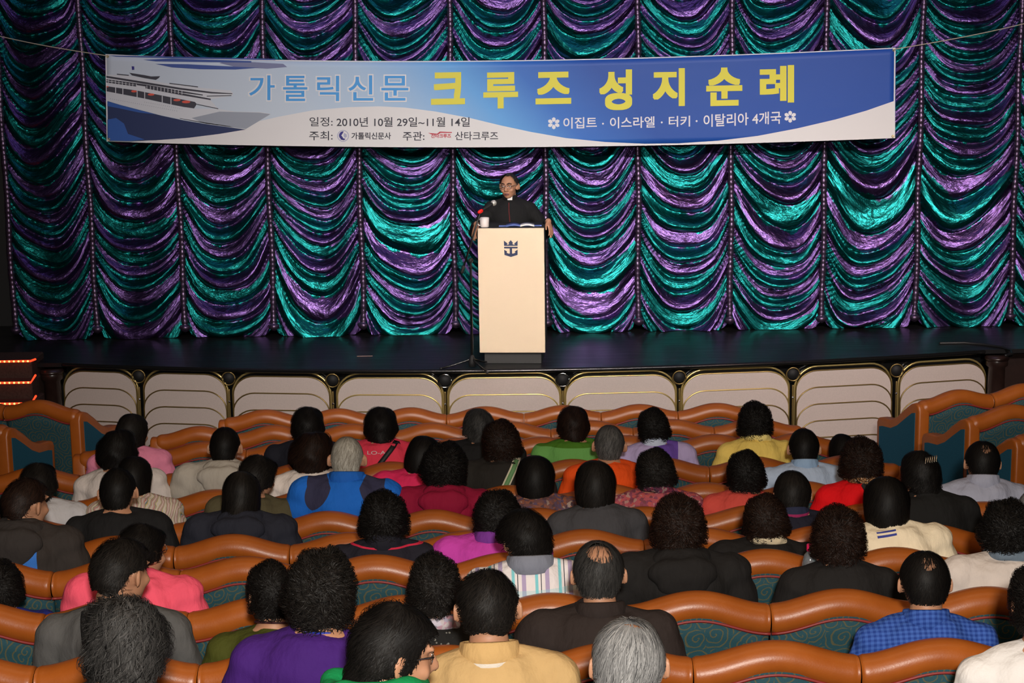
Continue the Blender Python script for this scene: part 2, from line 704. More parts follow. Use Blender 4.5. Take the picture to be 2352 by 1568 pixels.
ORD = ['first', 'second', 'third', 'fourth', 'fifth', 'sixth', 'seventh', 'eighth', 'ninth', 'tenth', 'eleventh', 'twelfth', 'thirteenth']
posts = []
for i, (a, b, yt, nt) in enumerate(PANELS):
    cx = (a + b) / 2
    yy = arc_y(pix(cx, yt, YC0).x, 0.0)
    pa, pb = pix(a, yt, arc_y(pix(a, yt, yy).x)), pix(b, yt, arc_y(pix(b, yt, yy).x))
    mid = (pa + pb) / 2
    zt = pix(cx, yt, yy).z
    d = Vector((pb.x - pa.x, pb.y - pa.y, 0))
    wid = d.length
    rz = math.atan2(d.y, d.x)
    e = empty('stage_front_panel', (mid.x, mid.y + 0.03, F0), 'cream tiered skirt panel with gold arches, %s from the left along the stage front' % ORD[i], 'panel', 'tiered panels along the stage front', rz)
    h = zt - F0
    hw = wid / 2
    G().poly_prism(arch(-hw, hw, h, 0.0, 0.20, 0.19), 0.03, 0.045).obj('backing', M['black_gloss'], e, smooth=False)
    out = arch(-hw + 0.008, hw - 0.008, h - 0.008, 0.0, 0.20, 0.19)
    G().tube([(x, 0.025, z) for x, z in out], 0.0095, 8).obj('outer_trim', M['gold'], e)
    step = 0.143
    top = h - 0.042
    for k in range(nt):
        zk = top - step * k
        if zk < 0.08:
            break
        ins = 0.015
        ar = arch(-hw + ins, hw - ins, zk, 0.0, 0.19, 0.165)
        y1 = 0.022 - 0.016 * k
        t = G().poly_prism(ar, y1 - 0.014, y1).obj('tier', M['panel'], e, smooth=False)
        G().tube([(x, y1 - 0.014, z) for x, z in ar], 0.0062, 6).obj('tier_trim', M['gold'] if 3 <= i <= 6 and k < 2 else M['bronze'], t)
    if i < len(PANELS) - 1:
        posts.append(((b + PANELS[i + 1][0]) / 2, (yt + PANELS[i + 1][2]) / 2, i))
for px, yt, i in posts:
    yy = arc_y(pix(px, yt, YC0).x, 0.0)
    p = pix(px, yt + 17, yy)
    e = empty('panel_post', (p.x, p.y + 0.02, F0), 'slim brass post with round ring between stage-front panels, %s from the left' % ORD[i], 'post', 'posts between the stage front panels')
    hh = p.z - F0
    G().tube([(0, 0, 0.0), (0, 0, hh - 0.10)], 0.0085, 8).obj('pole', M['bronze'], e)
    G().ell((0, -0.004, hh - 0.20), (0.011, 0.011, 0.011), nu=10, nv=8).obj('stud', M['chrome'], e)
    ring = [(0.056 * math.cos(q), -0.004, hh + 0.0 + 0.056 * math.sin(q)) for q in np.linspace(0, 2 * PI, 25)]
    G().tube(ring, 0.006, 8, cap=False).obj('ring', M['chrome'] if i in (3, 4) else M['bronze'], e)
    G().lathe([(0.0, 0.0), (0.048, 0.0), (0.048, 0.004), (0.0, 0.005)], seg=20).xform(Matrix.Translation((0, 0.012, hh)) @ Matrix.Rotation(PI / 2, 4, 'X')).obj('cap', M['black'], e)

# ------------------------------------------------------------------ curtain
YC = 16.05
SEAMS = [-193, 18, 208, 413, 620, 828, 1041, 1253, 1465, 1678, 1891, 2107, 2328, 2545]
SX = [pix(s, 450, YC).x for s in SEAMS]
CH = 4.2
cur = empty('stage_curtain', (0, YC, STAGE_Z), 'teal and purple shimmering swagged stage curtain across the whole stage', 'curtain')
NU, NV = 45, 330
for k in range(1, len(SX) - 1):
    x0, x1 = SX[k], SX[k + 1]
    r = np.random.default_rng(100 + k)
    u = np.linspace(0, 1, NU)[None, :].repeat(NV, 0)
    z = np.linspace(0, CH, NV)[:, None].repeat(NU, 1)
    q = 1 - np.abs(2 * u - 1) ** 2.3
    D = 0.35 + 0.04 * r.uniform(-1, 1)
    skew = 0.05 * r.uniform(-1, 1)
    fq = Field(1100 + k, 9.0, 12, (1.0, 1, 0.6))
    base = z + D * q + skew * (u - 0.5) + 0.022 * fq(np.stack([u * 0.86, np.zeros_like(u), z], -1)) * np.minimum(1, 6 * np.minimum(u, 1 - u))
    fw = Field(300 + k, 5.0, 10)
    fw2 = Field(500 + k, 3.2, 10, (1.6, 1, 1.3))
    P3 = np.stack([u * 0.9, np.zeros_like(u) + k * 3.1, z], -1)
    PB = np.stack([np.zeros_like(u), np.zeros_like(u) + k * 5.3, base], -1)
    phi = base / 0.152 + 0.46 * fw(PB) + 0.28 * fw2(P3) + 7.0 * r.uniform()
    fr = phi - np.floor(phi)
    lobe = np.sin(PI * np.clip(fr, 0, 1) ** 0.62)
    lobe = np.clip(lobe, 0, None) ** 0.85
    amp = 0.016 + 0.088 * q ** 0.7
    idx = np.floor(phi)
    ramp_ = 0.75 + 0.35 * np.sin(idx * 2.399 + k)
    f3 = Field(700 + k, 22.0, 14, (0.35, 1, 1.0))
    f4 = Field(900 + k, 60.0, 14, (0.22, 1, 1.0))
    PS = np.stack([u * 0.86, np.zeros_like(u), base], -1)
    fine = 0.0085 * f3(PS) * (0.4 + 0.6 * q) + 0.0022 * f4(PS)
    pleat = 0.012 * np.sin(2 * PI * (phi * 2.6)) * (1 - q) ** 2
    yy = -(amp * lobe * ramp_ + 0.05 * q ** 0.5 + fine + pleat)
    edge = np.minimum(u, 1 - u) * (x1 - x0)
    lift = (0.085 + 0.03 * r.uniform(-1, 1)) * np.exp(-(edge / 0.05) ** 2)
    zz = np.where(z < 0.5, lift + z * (0.5 - lift) / 0.5, z)
    zz = zz + 0.004
    xx = x0 + u * (x1 - x0) + 0.006 * np.sin(z * 9 + k) * q
    v = np.stack([xx, yy, zz], -1).reshape(-1, 3)
    uv = np.stack([u + k, phi + 2 * k], -1).reshape(-1, 2)
    mesh_obj('swag_panel', v, grid_faces(NU, NV), M['curtain'], cur, True, uv)
for k in range(1, len(SX)):
    zs = np.arange(0.10, CH, 0.0105)
    rr = [0.026 + 0.0020 * math.sin(2 * PI * z / 0.044 + 0.8 * math.sin(z * 13 + k)) + 0.002 * math.sin(z * 31 + k) for z in zs]
    rr[0], rr[1] = 0.05, 0.042
    G().tube([(SX[k] + 0.006 * math.sin(z * 5 + k), -0.035, z) for z in zs], [(a * 1.15, a) for a in rr], 9).obj('gather_band', M['gather'], cur)

# ------------------------------------------------------------------ banner
YB = 15.55


def bp(px, py, layer=0):
    return pix(px, py, YB - 0.0006 * layer)


def topy(x):
    u = (x - 242) / 1816
    return 124 + (109 - 124) * u + 22 * 4 * u * (1 - u) * (1 - 0.35 * (u - 0.5))


def boty(x):
    u = (x - 245) / 1811
    return 325 + (317 - 325) * u + 17 * 4 * u * (1 - u)


def lx(y):
    return 242 + 3 * (y - 124) / 200


bo = pix(1150, 240, YB)
ban = empty('event_banner', bo, 'long blue and white printed banner with ship picture strung before the curtain', 'banner')


def banner_mat():
    t = NT('banner_print')
    uv = t.sep(t.coord('UV'))
    w = t.noise(t.mapping(t.coord('UV'), (9, 2, 1)), 1.0, 2)
    f = t.math('ADD', uv[0], t.math('MULTIPLY', t.math('SUBTRACT', uv[1], 0.5), 0.10))
    col = t.ramp(f, [(0.0, (0.50, 0.56, 0.62)), (0.22, (0.48, 0.56, 0.64)), (0.36, (0.36, 0.50, 0.66)), (0.48, (0.11, 0.34, 0.68)),
                     (0.56, (0.028, 0.14, 0.48)), (0.66, (0.012, 0.070, 0.33)), (1.0, (0.012, 0.066, 0.33))])
    t.p(col, 0.5, 0, 0.3)
    wr = t.noise(t.mapping(t.coord('UV'), (14, 3, 1), (0, 0, 0.5)), 1.0, 3)
    t.bump(wr, 0.15, 0.02)
    return t.m


M['banner'] = banner_mat()


def ink(name, c):
    M[name] = plain(name, c, 0.5, 0, 0.3)
    return M[name]


ink('ink_white', (0.66, 0.66, 0.67))
ink('ink_swoosh', (0.66, 0.65, 0.64))
ink('ink_yellow', (0.66, 0.60, 0.055))
ink('ink_sky', (0.055, 0.30, 0.66))
ink('ink_dark', (0.035, 0.035, 0.050))
ink('ink_sea', (0.010, 0.022, 0.090))
ink('ink_sea_light', (0.020, 0.085, 0.33))
ink('ink_hull', (0.55, 0.57, 0.60))
ink('ink_hull_shade', (0.28, 0.31, 0.36))
ink('ink_streak', (0.035, 0.075, 0.28))
ink('ink_streak_grey', (0.17, 0.19, 0.32))
ink('ink_orange', (0.62, 0.085, 0.055))
ink('ink_red', (0.45, 0.035, 0.055))
ink('ink_navy', (0.025, 0.022, 0.19))
ink('ink_ring', (0.36, 0.37, 0.50))

nx, ny = 121, 13
v, uv = [], []
for j in range(ny):
    for i in range(nx):
        u = i / (nx - 1)
        x = 242 + u * 1816
        y0, y1 = topy(x), boty(x)
        y = y1 + (y0 - y1) * j / (ny - 1)
        x = x + (lx(y) - 242) * (1 - u) - (2 * (y - 109) / 208) * u
        v.append(bp(x, y) - bo)
        uv.append((u, j / (ny - 1)))
f = grid_faces(nx, ny)
nb = len(v)
v2 = v + [p + Vector((0, 0.004, 0)) for p in v]
f2 = f + [tuple(reversed([i + nb for i in q])) for q in f]
rim = [i for i in range(nx)] + [j * nx + nx - 1 for j in range(1, ny)] + [(ny - 1) * nx + i for i in range(nx - 2, -1, -1)] + [j * nx for j in range(ny - 2, 0, -1)]
for a, b in zip(rim, rim[1:] + rim[:1]):
    f2.append((b, a, a + nb, b + nb))
mesh_obj('sheet', v2, f2, M['banner'], ban, True, uv + uv)


def flat(name, pts, mat, layer, parent=ban):
    vv = [bp(x, y, layer) - bo for x, y in pts]
    tri = tessellate_polygon([[Vector((x, -y, 0)) for x, y in pts]])
    ff = []
    for a, b, c in tri:
        cr = (pts[b][0] - pts[a][0]) * (pts[c][1] - pts[a][1]) - (pts[b][1] - pts[a][1]) * (pts[c][0] - pts[a][0])
        ff.append((a, c, b) if cr > 0 else (a, b, c))
    return mesh_obj(name, vv, ff, mat, parent, False)


def strip_pts(line, th):
    """outline of a polyline with thickness (pixels)"""
    up, dn = [], []
    for i, (x, y) in enumerate(line):
        t = th[i] if isinstance(th, (list, tuple)) else th
        up.append((x, y - t / 2))
        dn.append((x, y + t / 2))
    return up + dn[::-1]


SW = [(300, 327), (400, 317), (480, 304), (560, 286), (640, 268), (720, 253), (800, 246), (870, 244), (930, 247), (1000, 256), (1080, 271),
      (1150, 288), (1220, 303), (1300, 317), (1390, 326), (1480, 330), (1560, 329), (1650, 323), (1740, 312), (1830, 295), (1920, 274), (1990, 254), (2056, 231)]
gsw = G()
vv = []
for (x, y) in SW:
    vv.append(bp(x, min(y, boty(x) - 0.3), 0.5) - bo)
for (x, y) in SW:
    vv.append(bp(x, boty(x), 0.5) - bo)
n = len(SW)
mesh_obj('white_swoosh', vv, [(i + n, i + 1 + n, i + 1, i) for i in range(n - 1)], M['ink_swoosh'], ban, False)
# white hem lines
hem = [(x, topy(x) + 1.5) for x in np.linspace(243, 2057, 40)]
flat('hem', strip_pts(hem, 2.2), M['ink_white'], 1)
flat('hem', [(242, 125), (245, 125), (248, 325), (245, 325)], M['ink_white'], 2)
flat('hem', [(2054, 111), (2057, 111), (2055, 317), (2052, 317)], M['ink_white'], 2)


def Z2(pts):
    return [(230 + x / 5.47, 110 + y / 5.47) for x, y in pts]


ship = flat('sea_print', Z2([(85, 665), (250, 715), (480, 775), (770, 850), (1050, 910), (1350, 960), (1680, 1005), (1830, 1025), (1500, 1080), (1100, 1130), (700, 1160), (380, 1170), (90, 1165)]), M['ink_sea'], 1)
flat('sea_print', Z2([(90, 900), (200, 880), (300, 950), (350, 1080), (560, 1150), (380, 1168), (92, 1162)]), M['ink_sea_light'], 2)
flat('sea_print', Z2([(86, 668), (250, 718), (480, 778), (700, 835), (480, 810), (250, 760), (88, 730)]), M['ink_sea_light'], 2)
for pts, mt in (([(100, 94), (800, 107), (2200, 137), (2200, 155), (900, 130), (200, 110)], 'ink_streak'),
                ([(540, 150), (900, 133), (1500, 152), (1900, 165), (1900, 185), (1400, 180), (700, 170)], 'ink_streak'),
                ([(690, 200), (1100, 205), (1700, 235), (2000, 250), (1700, 272), (1250, 268), (900, 245)], 'ink_streak'),
                ([(1600, 160), (2300, 200), (2350, 240), (2100, 262), (1700, 240), (1500, 190)], 'ink_streak_grey')):
    flat('sky_streak', Z2(pts), M[mt], 1 if mt == 'ink_streak_grey' else 2)
sh = flat('ship_print', Z2([(80, 545), (560, 640), (900, 715), (1180, 762), (1480, 765), (1700, 800), (2010, 805), (2150, 830), (1830, 1020), (1680, 1003), (1350, 955), (770, 845), (82, 662)]), M['ink_hull'], 2)
flat('ship_print', Z2([(1150, 880), (1500, 800), (2000, 812), (2140, 832), (1830, 1018), (1680, 1000), (1300, 945)]), M['ink_hull_shade'], 3)
flat('ship_print', Z2([(78, 335), (350, 345), (560, 385), (800, 440), (1250, 500), (1640, 535), (1670, 570), (1660, 600), (1380, 645), (1480, 762), (1180, 690), (900, 625), (560, 560), (80, 485)]), M['ink_hull'], 2)
for line, th in (([(78, 362), (560, 440), (1000, 512), (1400, 562), (1660, 575)], [24, 26, 24, 20, 10]),
                 ([(78, 400), (560, 470), (1000, 548), (1290, 592)], [14, 26, 24, 12]),
                 ([(78, 425), (460, 478)], 18), ([(570, 494), (1000, 577), (1390, 647)], [30, 26, 18]),
                 ([(1215, 708), (1485, 764)], 10), ([(1000, 885), (1350, 948), (1660, 992)], [6, 12, 10]), ([(1340, 606), (1650, 598)], 10),
                 ([(210, 330), (360, 345)], 12), ([(870, 445), (1230, 490)], 12)):
    flat('deck_line', Z2(strip_pts(line, th)), M['ink_dark'], 3)
flat('deck_line', Z2([(80, 480), (460, 535), (900, 622), (1190, 678), (1215, 705), (1180, 760), (1050, 742), (900, 712), (560, 636), (82, 545)]), M['ink_dark'], 3)
flat('deck_line', Z2([(365, 312), (560, 342), (640, 358), (755, 355), (735, 380), (700, 402), (560, 380), (400, 345)]), M['ink_dark'], 3)
flat('funnel_mark', Z2([(395, 230), (428, 232), (430, 275), (400, 277)]), M['ink_navy'], 3)
for x, y0, y1 in ((195, 492, 570), (285, 505, 585), (465, 535, 625), (560, 553, 640), (780, 600, 688), (890, 620, 715)):
    flat('deck_post', Z2([(x - 5, y0), (x + 5, y0 + 2), (x + 5, y1), (x - 5, y1)]), M['ink_hull'], 4)
for i in range(22):
    x = 100 + i * 44
    if 460 < x < 580:
        continue
    y = 425 + (x - 78) * 0.152 + (12 if x > 500 else 0) * 0
    flat('deck_post', Z2([(x, y - 30), (x + 7, y - 29), (x + 7, y + 16), (x, y + 15)]), M['ink_hull'], 4)
for cx, cy, rx, ry in ((425, 545, 36, 14), (640, 585, 42, 14), (965, 655, 46, 14), (1080, 678, 54, 17), (92, 487, 12, 8)):
    flat('lifeboat_print', Z2([(cx + rx * math.cos(a), cy + ry * math.sin(a)) for a in np.linspace(0, 2 * PI, 15)[:-1]]), M['ink_orange'], 4)

for row_y, x0, x1 in ((598, 130, 1010), (640, 560, 1060)):
    g = G()
    for i in range(int((x1 - x0) / 26)):
        x = x0 + 26 * i
        y = row_y + (x - 130) * 0.185 - (80 if row_y == 640 else 0) + 40
        c = [bp(px, py, 4) - bo for px, py in Z2([(x - 4, y - 4), (x + 4, y - 4), (x + 4, y + 4), (x - 4, y + 4)])]
        g.add(c, [(3, 2, 1, 0)])
    o = g.obj('porthole_print', M['ink_hull_shade'], ban, False)
    o['kind'] = 'stuff'

_tc = bpy.data.curves.new('text_work', 'FONT')
_to = bpy.data.objects.new('text_work', _tc)
COL.objects.link(_to)


def text_geo(s, offset=0.0):
    _tc.body = s
    _tc.offset = offset
    _tc.resolution_u = 6
    dg = bpy.context.evaluated_depsgraph_get()
    dg.update()
    me = bpy.data.meshes.new_from_object(_to.evaluated_get(dg))
    v = [(q.co.x, q.co.y) for q in me.vertices]
    f = [tuple(p.vertices) for p in me.polygons]
    bpy.data.meshes.remove(me)
    return v, f


def letters(name, s, x0, y0, x1, y1, slope, mat, offset=0.0, layer=3, label=None, ref=None, spread=0.0):
    v, f = text_geo(s, offset)
    if spread:                            # heavier strokes: the glyph laid several times, slightly shifted
        v0, f0, v, f = v, f, [], []
        nv0 = len(v0)
        for dx, dy in ((0, 0), (1, 1), (1, -1), (-1, 1), (-1, -1), (1, 0), (-1, 0), (0, 1), (0, -1)):
            f += [tuple(i + len(v) for i in q) for q in f0]
            v += [(x + spread * dx, y + spread * dy) for x, y in v0]
    rv = v if ref is None else text_geo(s, ref)[0]
    ax0, ax1 = min(p[0] for p in rv), max(p[0] for p in rv)
    ay0, ay1 = min(p[1] for p in rv), max(p[1] for p in rv)
    cx = (x0 + x1) / 2
    vv = []
    for a, b in v:
        px = x0 + (a - ax0) / (ax1 - ax0) * (x1 - x0)
        py = y1 - (b - ay0) / (ay1 - ay0) * (y1 - y0) + slope * (px - cx)
        vv.append(bp(px, py, layer + (0.5 * (len(vv) // nv0) if spread else 0)) - bo)
    o = mesh_obj(name, vv, f, M[mat], ban, False)
    if label:
        o['label'] = label
    if name == 'lettering':
        o['kind'] = 'stuff'
    return o


for ch, a, b, c, d in (('가', 572, 173, 631, 230), ('톨', 650, 174, 706, 232), ('릭', 728, 174, 779, 232), ('신', 800, 173, 857, 231), ('문', 876, 174, 938, 231)):
    letters('letter_outline', ch, a - 3, b - 3, c + 3, d + 3, 0.0, 'ink_white', 0.0, 2, 'white outline', None, 0.046)
    letters('letter', ch, a, b, c, d, 0.0, 'ink_sky', 0.012, 7, 'sky blue letter')
for ch, a, b, c, d in (('크', 990, 166, 1068, 240), ('루', 1110, 166, 1190, 249), ('즈', 1230, 165, 1312, 239), ('성', 1376, 160, 1452, 253), ('지', 1499, 157, 1573, 244),
                       ('순', 1622, 155, 1705, 243), ('례', 1745, 150, 1824, 236)):
    letters('letter', ch, a, b, c, d, -0.02, 'ink_yellow', 0.0, 3, 'bold yellow letter', None, 0.036)
letters('lettering', '일정:', 711, 269, 764, 290, 0, 'ink_dark', 0.008, 3)
letters('lettering', '2010년 10월 29일~11월 14일', 773, 269, 1079, 291, 0, 'ink_dark', 0.012, 3)
letters('lettering', '주최:', 710, 301, 764, 322, 0, 'ink_dark', 0.008, 3)
letters('lettering', '가톨릭신문사', 807, 304, 898, 320, 0, 'ink_dark', 0.022, 3)
letters('lettering', '주관:', 925, 302, 975, 323, 0, 'ink_dark', 0.012, 3)
letters('lettering', '산타크루즈', 1045, 302, 1144, 322, 0, 'ink_dark', 0.012, 3)
letters('lettering', '산타크루즈', 990, 307, 1036, 317, 0, 'ink_red', 0.03, 3, 'small red logo lettering')
letters('lettering', '이집트', 1294, 269, 1371, 295, -0.02, 'ink_white', 0.012, 3)
letters('lettering', '이스라엘', 1401, 268, 1504, 294, -0.02, 'ink_white', 0.012, 3)
letters('lettering', '터키', 1536, 266, 1585, 291, -0.02, 'ink_white', 0.012, 3)
letters('lettering', '이탈리아 4개국', 1616, 259, 1794, 288, -0.045, 'ink_white', 0.012, 3)
for x, y in ((1385, 284), (1520, 281), (1600, 278)):
    flat('dot', [(x + 2.3 * math.cos(a), y + 2.3 * math.sin(a)) for a in np.linspace(0, 2 * PI, 9)[:-1]], M['ink_white'], 3)
flat('logo_hull', [(983, 305), (1004, 307), (1010, 302), (1038, 303), (1038, 305), (1012, 305), (1006, 309), (992, 309)], M['ink_red'], 3)


def ring_flat(name, cx, cy, r0, r1, mat, layer):
    n = 24
    a = np.linspace(0, 2 * PI, n + 1)[:-1]
    vv = [bp(cx + r0 * math.cos(t), cy + r0 * math.sin(t), layer) - bo for t in a] + [bp(cx + r1 * math.cos(t), cy + r1 * math.sin(t), layer) - bo for t in a]
    return mesh_obj(name, vv, [(i, (i + 1) % n, (i + 1) % n + n, i + n) for i in range(n)], M[mat], ban, False)


ring_flat('emblem', 788, 312, 11.5, 13.5, 'ink_ring', 3)
flat('emblem', [(788 + 9.5 * math.cos(a), 311 + 9.5 * math.sin(a)) for a in np.linspace(PI * 0.55, PI * 1.55, 12)] + [(788, 305), (784, 311), (788, 316)], M['ink_navy'], 3)
flat('emblem', [(781, 320), (787, 317), (794, 319), (790, 322)], M['ink_navy'], 3)
flat('emblem', [(790, 305), (796, 308), (797, 314), (792, 317), (789, 312)], M['ink_ring'], 3)
for cx, cy in ((1272, 283), (1815, 268)):
    for k in range(6):
        a = k * PI / 3 + PI / 6
        pts = [(0.18, 0), (0.45, 0.26), (0.80, 0.28), (1.0, 0), (0.80, -0.28), (0.45, -0.26)]
        flat('flower_petal', [(cx + 15 * (p * math.cos(a) - q * math.sin(a)), cy + 14 * (p * math.sin(a) + q * math.cos(a))) for p, q in pts], M['ink_white'], 3)
for x, y in ((247, 129), (250, 320), (2053, 115), (2051, 313)):
    c = bp(x, y, 2) - bo
    G().tube([c + Vector((0.009 * math.cos(a), 0, 0.009 * math.sin(a))) for a in np.linspace(0, 2 * PI, 13)], 0.004, 6, cap=False).obj('grommet', M['gold'], ban)
bpy.data.objects.remove(_to)

for nm, a, b in (('left', (247, 128), (-150, 44)), ('right', (2054, 113), (2520, 10))):
    pa, pb = bp(*a), pix(*b, YB - 0.02)
    pts = [pa + (pb - pa) * t - Vector((0, 0, 0.03 * math.sin(PI * t))) for t in np.linspace(0, 1, 12)]
    o = G().tube([p - pts[0] for p in pts], 0.0045, 6).obj('banner_rope', M['rope'])
    o.location = pts[0] - Vector((0, 0.012, 0))
    tag(o, 'thin pale rope pulling the banner out to the %s side' % nm, 'rope')

# ------------------------------------------------------------------ lectern and things on it
YL = 14.45
la, lb = pix(1099, 523, YL), pix(1252, 523, YL)
LW = (lb.x - la.x)
lx0 = (pix(1101, 810, YL).x + pix(1253, 810, YL).x) / 2
LH = pix(1175, 524, YL).z - STAGE_Z
LB = pix(1176, 810, YL).z - STAGE_Z
lec = empty('lectern', (lx0, YL, STAGE_Z), 'tall cream-fronted lectern with navy crown-and-anchor emblem at centre stage', 'lectern', None, math.radians(-4.5))
G().box((0, 0.012, (LH + LB) / 2), (LW, 0.024, LH - LB), 0.004).obj('front_panel', M['lectern_front'], lec, smooth=False)
G().box((0, 0.25, (LH + LB) / 2 - 0.01), (LW - 0.02, 0.45, LH - LB - 0.04), 0.006).obj('body', M['black'], lec, smooth=False)
G().box((0, 0.25, LB / 2), (LW - 0.07, 0.40, LB), 0.004).obj('plinth', plain('grey_black_plinth', (0.028, 0.028, 0.028), 0.5), lec, smooth=False)
G().box((0, 0.255, LH - 0.012), (LW - 0.005, 0.46, 0.022), 0.004).obj('top', M['black'], lec, smooth=False)


def emb(pts):
    s = LW / (152 * 3.2)
    return [((x - 615) * s - 0.01 * 0, LH - (y - 490) * s) for x, y in pts]


crown = [(565, 619), (564, 580), (578, 592), (592, 602), (584, 606), (592, 612), (602, 606), (598, 596), (614, 577), (630, 596), (626, 606), (638, 612), (645, 606), (638, 602), (652, 592), (665, 580), (664, 619)]
anchor = [(606, 637), (623, 637), (623, 676), (636, 675), (648, 668), (642, 661), (664, 647), (663, 686), (614, 701), (567, 686), (565, 647), (587, 661), (582, 668), (593, 675), (606, 676)]
for pts in (crown, [(565, 626), (664, 626), (664, 638), (565, 638)], anchor):
    q = emb(pts)
    G().poly_prism(q, -0.0025, 0.001).obj('emblem', M['navy'], lec, smooth=False)

p = pix(1113, 524, YL + 0.10)
cup = empty('mug', (p.x, YL + 0.10, STAGE_Z + LH), 'white handled mug standing on the lectern top', 'mug')
G().lathe([(0.030, 0.0), (0.036, 0.004), (0.0375, 0.03), (0.039, 0.082), (0.036, 0.083), (0.034, 0.03), (0.0, 0.012)], seg=28).obj('cup', M['white_gloss'], cup)
G().tube([(-0.036 - 0.026 * math.sin(a), 0, 0.042 + 0.026 * math.cos(a)) for a in np.linspace(0.15, PI - 0.15, 12)], 0.0055, 8).obj('handle', M['white_gloss'], cup)
p = pix(1195, 522, YL + 0.14)
bk = empty('booklet', (p.x, YL + 0.14, STAGE_Z + LH), 'open blue printed booklet lying on the lectern top', 'booklet')
for sx in (-1, 1):
    v = []
    for j in range(2):
        for i in range(7):
            t = i / 6
            v.append((sx * 0.118 * t, -0.08 + 0.16 * j, 0.010 + 0.014 * math.sin(PI * t) * (1 - 0.3 * t)))
    v += [(a, b, c - 0.008) for a, b, c in v]
    f = grid_faces(7, 2) + [tuple(reversed([i + 14 for i in q])) for q in grid_faces(7, 2)] + [(i, i + 14, i + 15, i + 1) for i in range(6)] + [(i + 7, i + 8, i + 22, i + 21) for i in range(6)] + [(6, 20, 27, 13)]
    mesh_obj('page', v, f, M['paper_blue'] if sx < 0 else M['paper_white'], bk)
p = pix(1200, 521, YL + 0.20)
G().box((0.0, 0, 0.004), (0.36, 0.05, 0.008), 0.002).obj('cover', M['paper_blue'], bk, smooth=False)

# microphone on a boom stand
YM = 14.30
hub = pix(1084, 812, YM)
hub.z = STAGE_Z
ms = empty('microphone_stand', hub, 'black tripod microphone boom stand beside the lectern', 'microphone stand')


def rel(px, py, y):
    return pix(px, py, y) - hub


clampp = rel(1077, 598, YM)
clampp.x = rel(1081, 600, YM).x
G().tube([(0, 0, 0.05), clampp], [0.011, 0.009], 10).obj('pole', M['black_gloss'], ms)
G().lathe([(0.0, 0.02), (0.028, 0.02), (0.032, 0.06), (0.02, 0.10), (0.012, 0.12)], seg=16).obj('hub', M['black'], ms)
for a in (185, 300, 62):
    a = math.radians(a)
    e_ = Vector((0.26 * math.cos(a), 0.26 * math.sin(a), 0.012))
    l = G().tube([(0, 0, 0.085), e_ * 0.6 + Vector((0, 0, 0.03)), e_], 0.008, 8).obj('leg', M['black_gloss'], ms)
    G().ell(e_, (0.014, 0.014, 0.012), nu=10, nv=6).obj('rubber_foot', M['cable'], l)
G().ell(clampp, (0.022, 0.03, 0.022), nu=12, nv=8).obj('clamp', M['black'], ms)
b0, b1 = rel(1062, 622, YM - 0.02), rel(1105, 483, YM + 0.02)
G().tube([b0, b1], 0.0075, 8).obj('boom', M['black_gloss'], ms)
G().tube([b0 - (b1 - b0) * 0.02, b0 + (b1 - b0) * 0.07], 0.014, 10).obj('counterweight', M['black'], ms)
m0 = pix(1103, 486, YM + 0.02)
m1 = pix(1134, 466, YM + 0.09)
mic = empty('microphone', m0, 'black handheld microphone with steel grille and red band on the boom', 'microphone')
d = m1 - m0
G().tube([d * 0.0, d * 0.35, d * 0.86], [0.011, 0.012, 0.017], 12).obj('handle', M['black'], mic)
G().ell(d * 1.0, (0.025, 0.025, 0.025), nu=16, nv=10).obj('grille', M['grille'], mic)
G().tube([d * -0.06, d * 0.10], [0.0155, 0.0155], 12).obj('band', M['red_plastic'], mic)

# cable and tape on the stage
p = pixz(838, 818, STAGE_Z)
o = G().box((0, 0, 0.002), (0.135, 0.012, 0.002)).obj('tape_mark', M['tape'], None, smooth=False)
o.location = (p.x, p.y, STAGE_Z)
tag(o, 'short pale tape mark on the black stage floor', 'tape')
pts = [pixz(x, y, STAGE_Z + 0.008) for x, y in ((2160, 788), (2215, 787), (2260, 791), (2300, 797), (2322, 804), (2325, 812), (2310, 816))]
o = G().tube([q - pts[0] for q in pts], 0.012, 8).obj('stage_cable', M['cable'], None)
o.location = pts[0]
tag(o, 'black cable curling over the stage floor near the right end', 'cable')

# ------------------------------------------------------------------ seats
SW0 = 0.55


def zc(u):
    u = min(max(u, 0.0), 1.0)
    return 0.872 + 0.054 * math.sin(PI * u) ** 2


def roll_mesh(le, re):
    xs_, rs = [], []
    n = 36
    for i in range(n + 1):
        u = i / n
        e = min(u, 1 - u) * SW0
        k = 1.0 - 0.09 * math.exp(-(e / 0.006) ** 2)
        if (le and u < 0.5) or (re and u > 0.5):
            k = 1.0
        xs_.append((u - 0.5) * SW0)
        rs.append(k)
    pts = [(x, 0, zc(x / SW0 + 0.5)) for x in xs_]
    if le:
        pre = [(-SW0 / 2 - 0.055 * math.sin(a), 0, zc(0) - 0.006 * a, math.cos(a)) for a in (1.52, 1.3, 1.0, 0.7, 0.4, 0.15)]
        pts = [p[:3] for p in pre] + pts
        rs = [max(0.06, p[3]) for p in pre] + rs
    if re:
        po = [(SW0 / 2 + 0.055 * math.sin(a), 0, zc(1) - 0.006 * a, math.cos(a)) for a in (0.15, 0.4, 0.7, 1.0, 1.3, 1.52)]
        pts += [p[:3] for p in po]
        rs += [max(0.06, p[3]) for p in po]
    g = G().tube(pts, [(0.064 * r, 0.058 * r) for r in rs], 20, cap=False)
    me = bpy.data.meshes.new('headrest_roll')
    me.from_pydata(g.v, [], g.f)
    me.polygons.foreach_set('use_smooth', [True] * len(me.polygons))
    me.materials.append(M['leather'])
    return me


def to_mesh(g, name, mat, smooth=True):
    me = bpy.data.meshes.new(name)
    me.from_pydata(g.v, [], g.f)
    me.polygons.foreach_set('use_smooth', [smooth] * len(me.polygons))
    if mat:
        me.materials.append(mat)
    return me


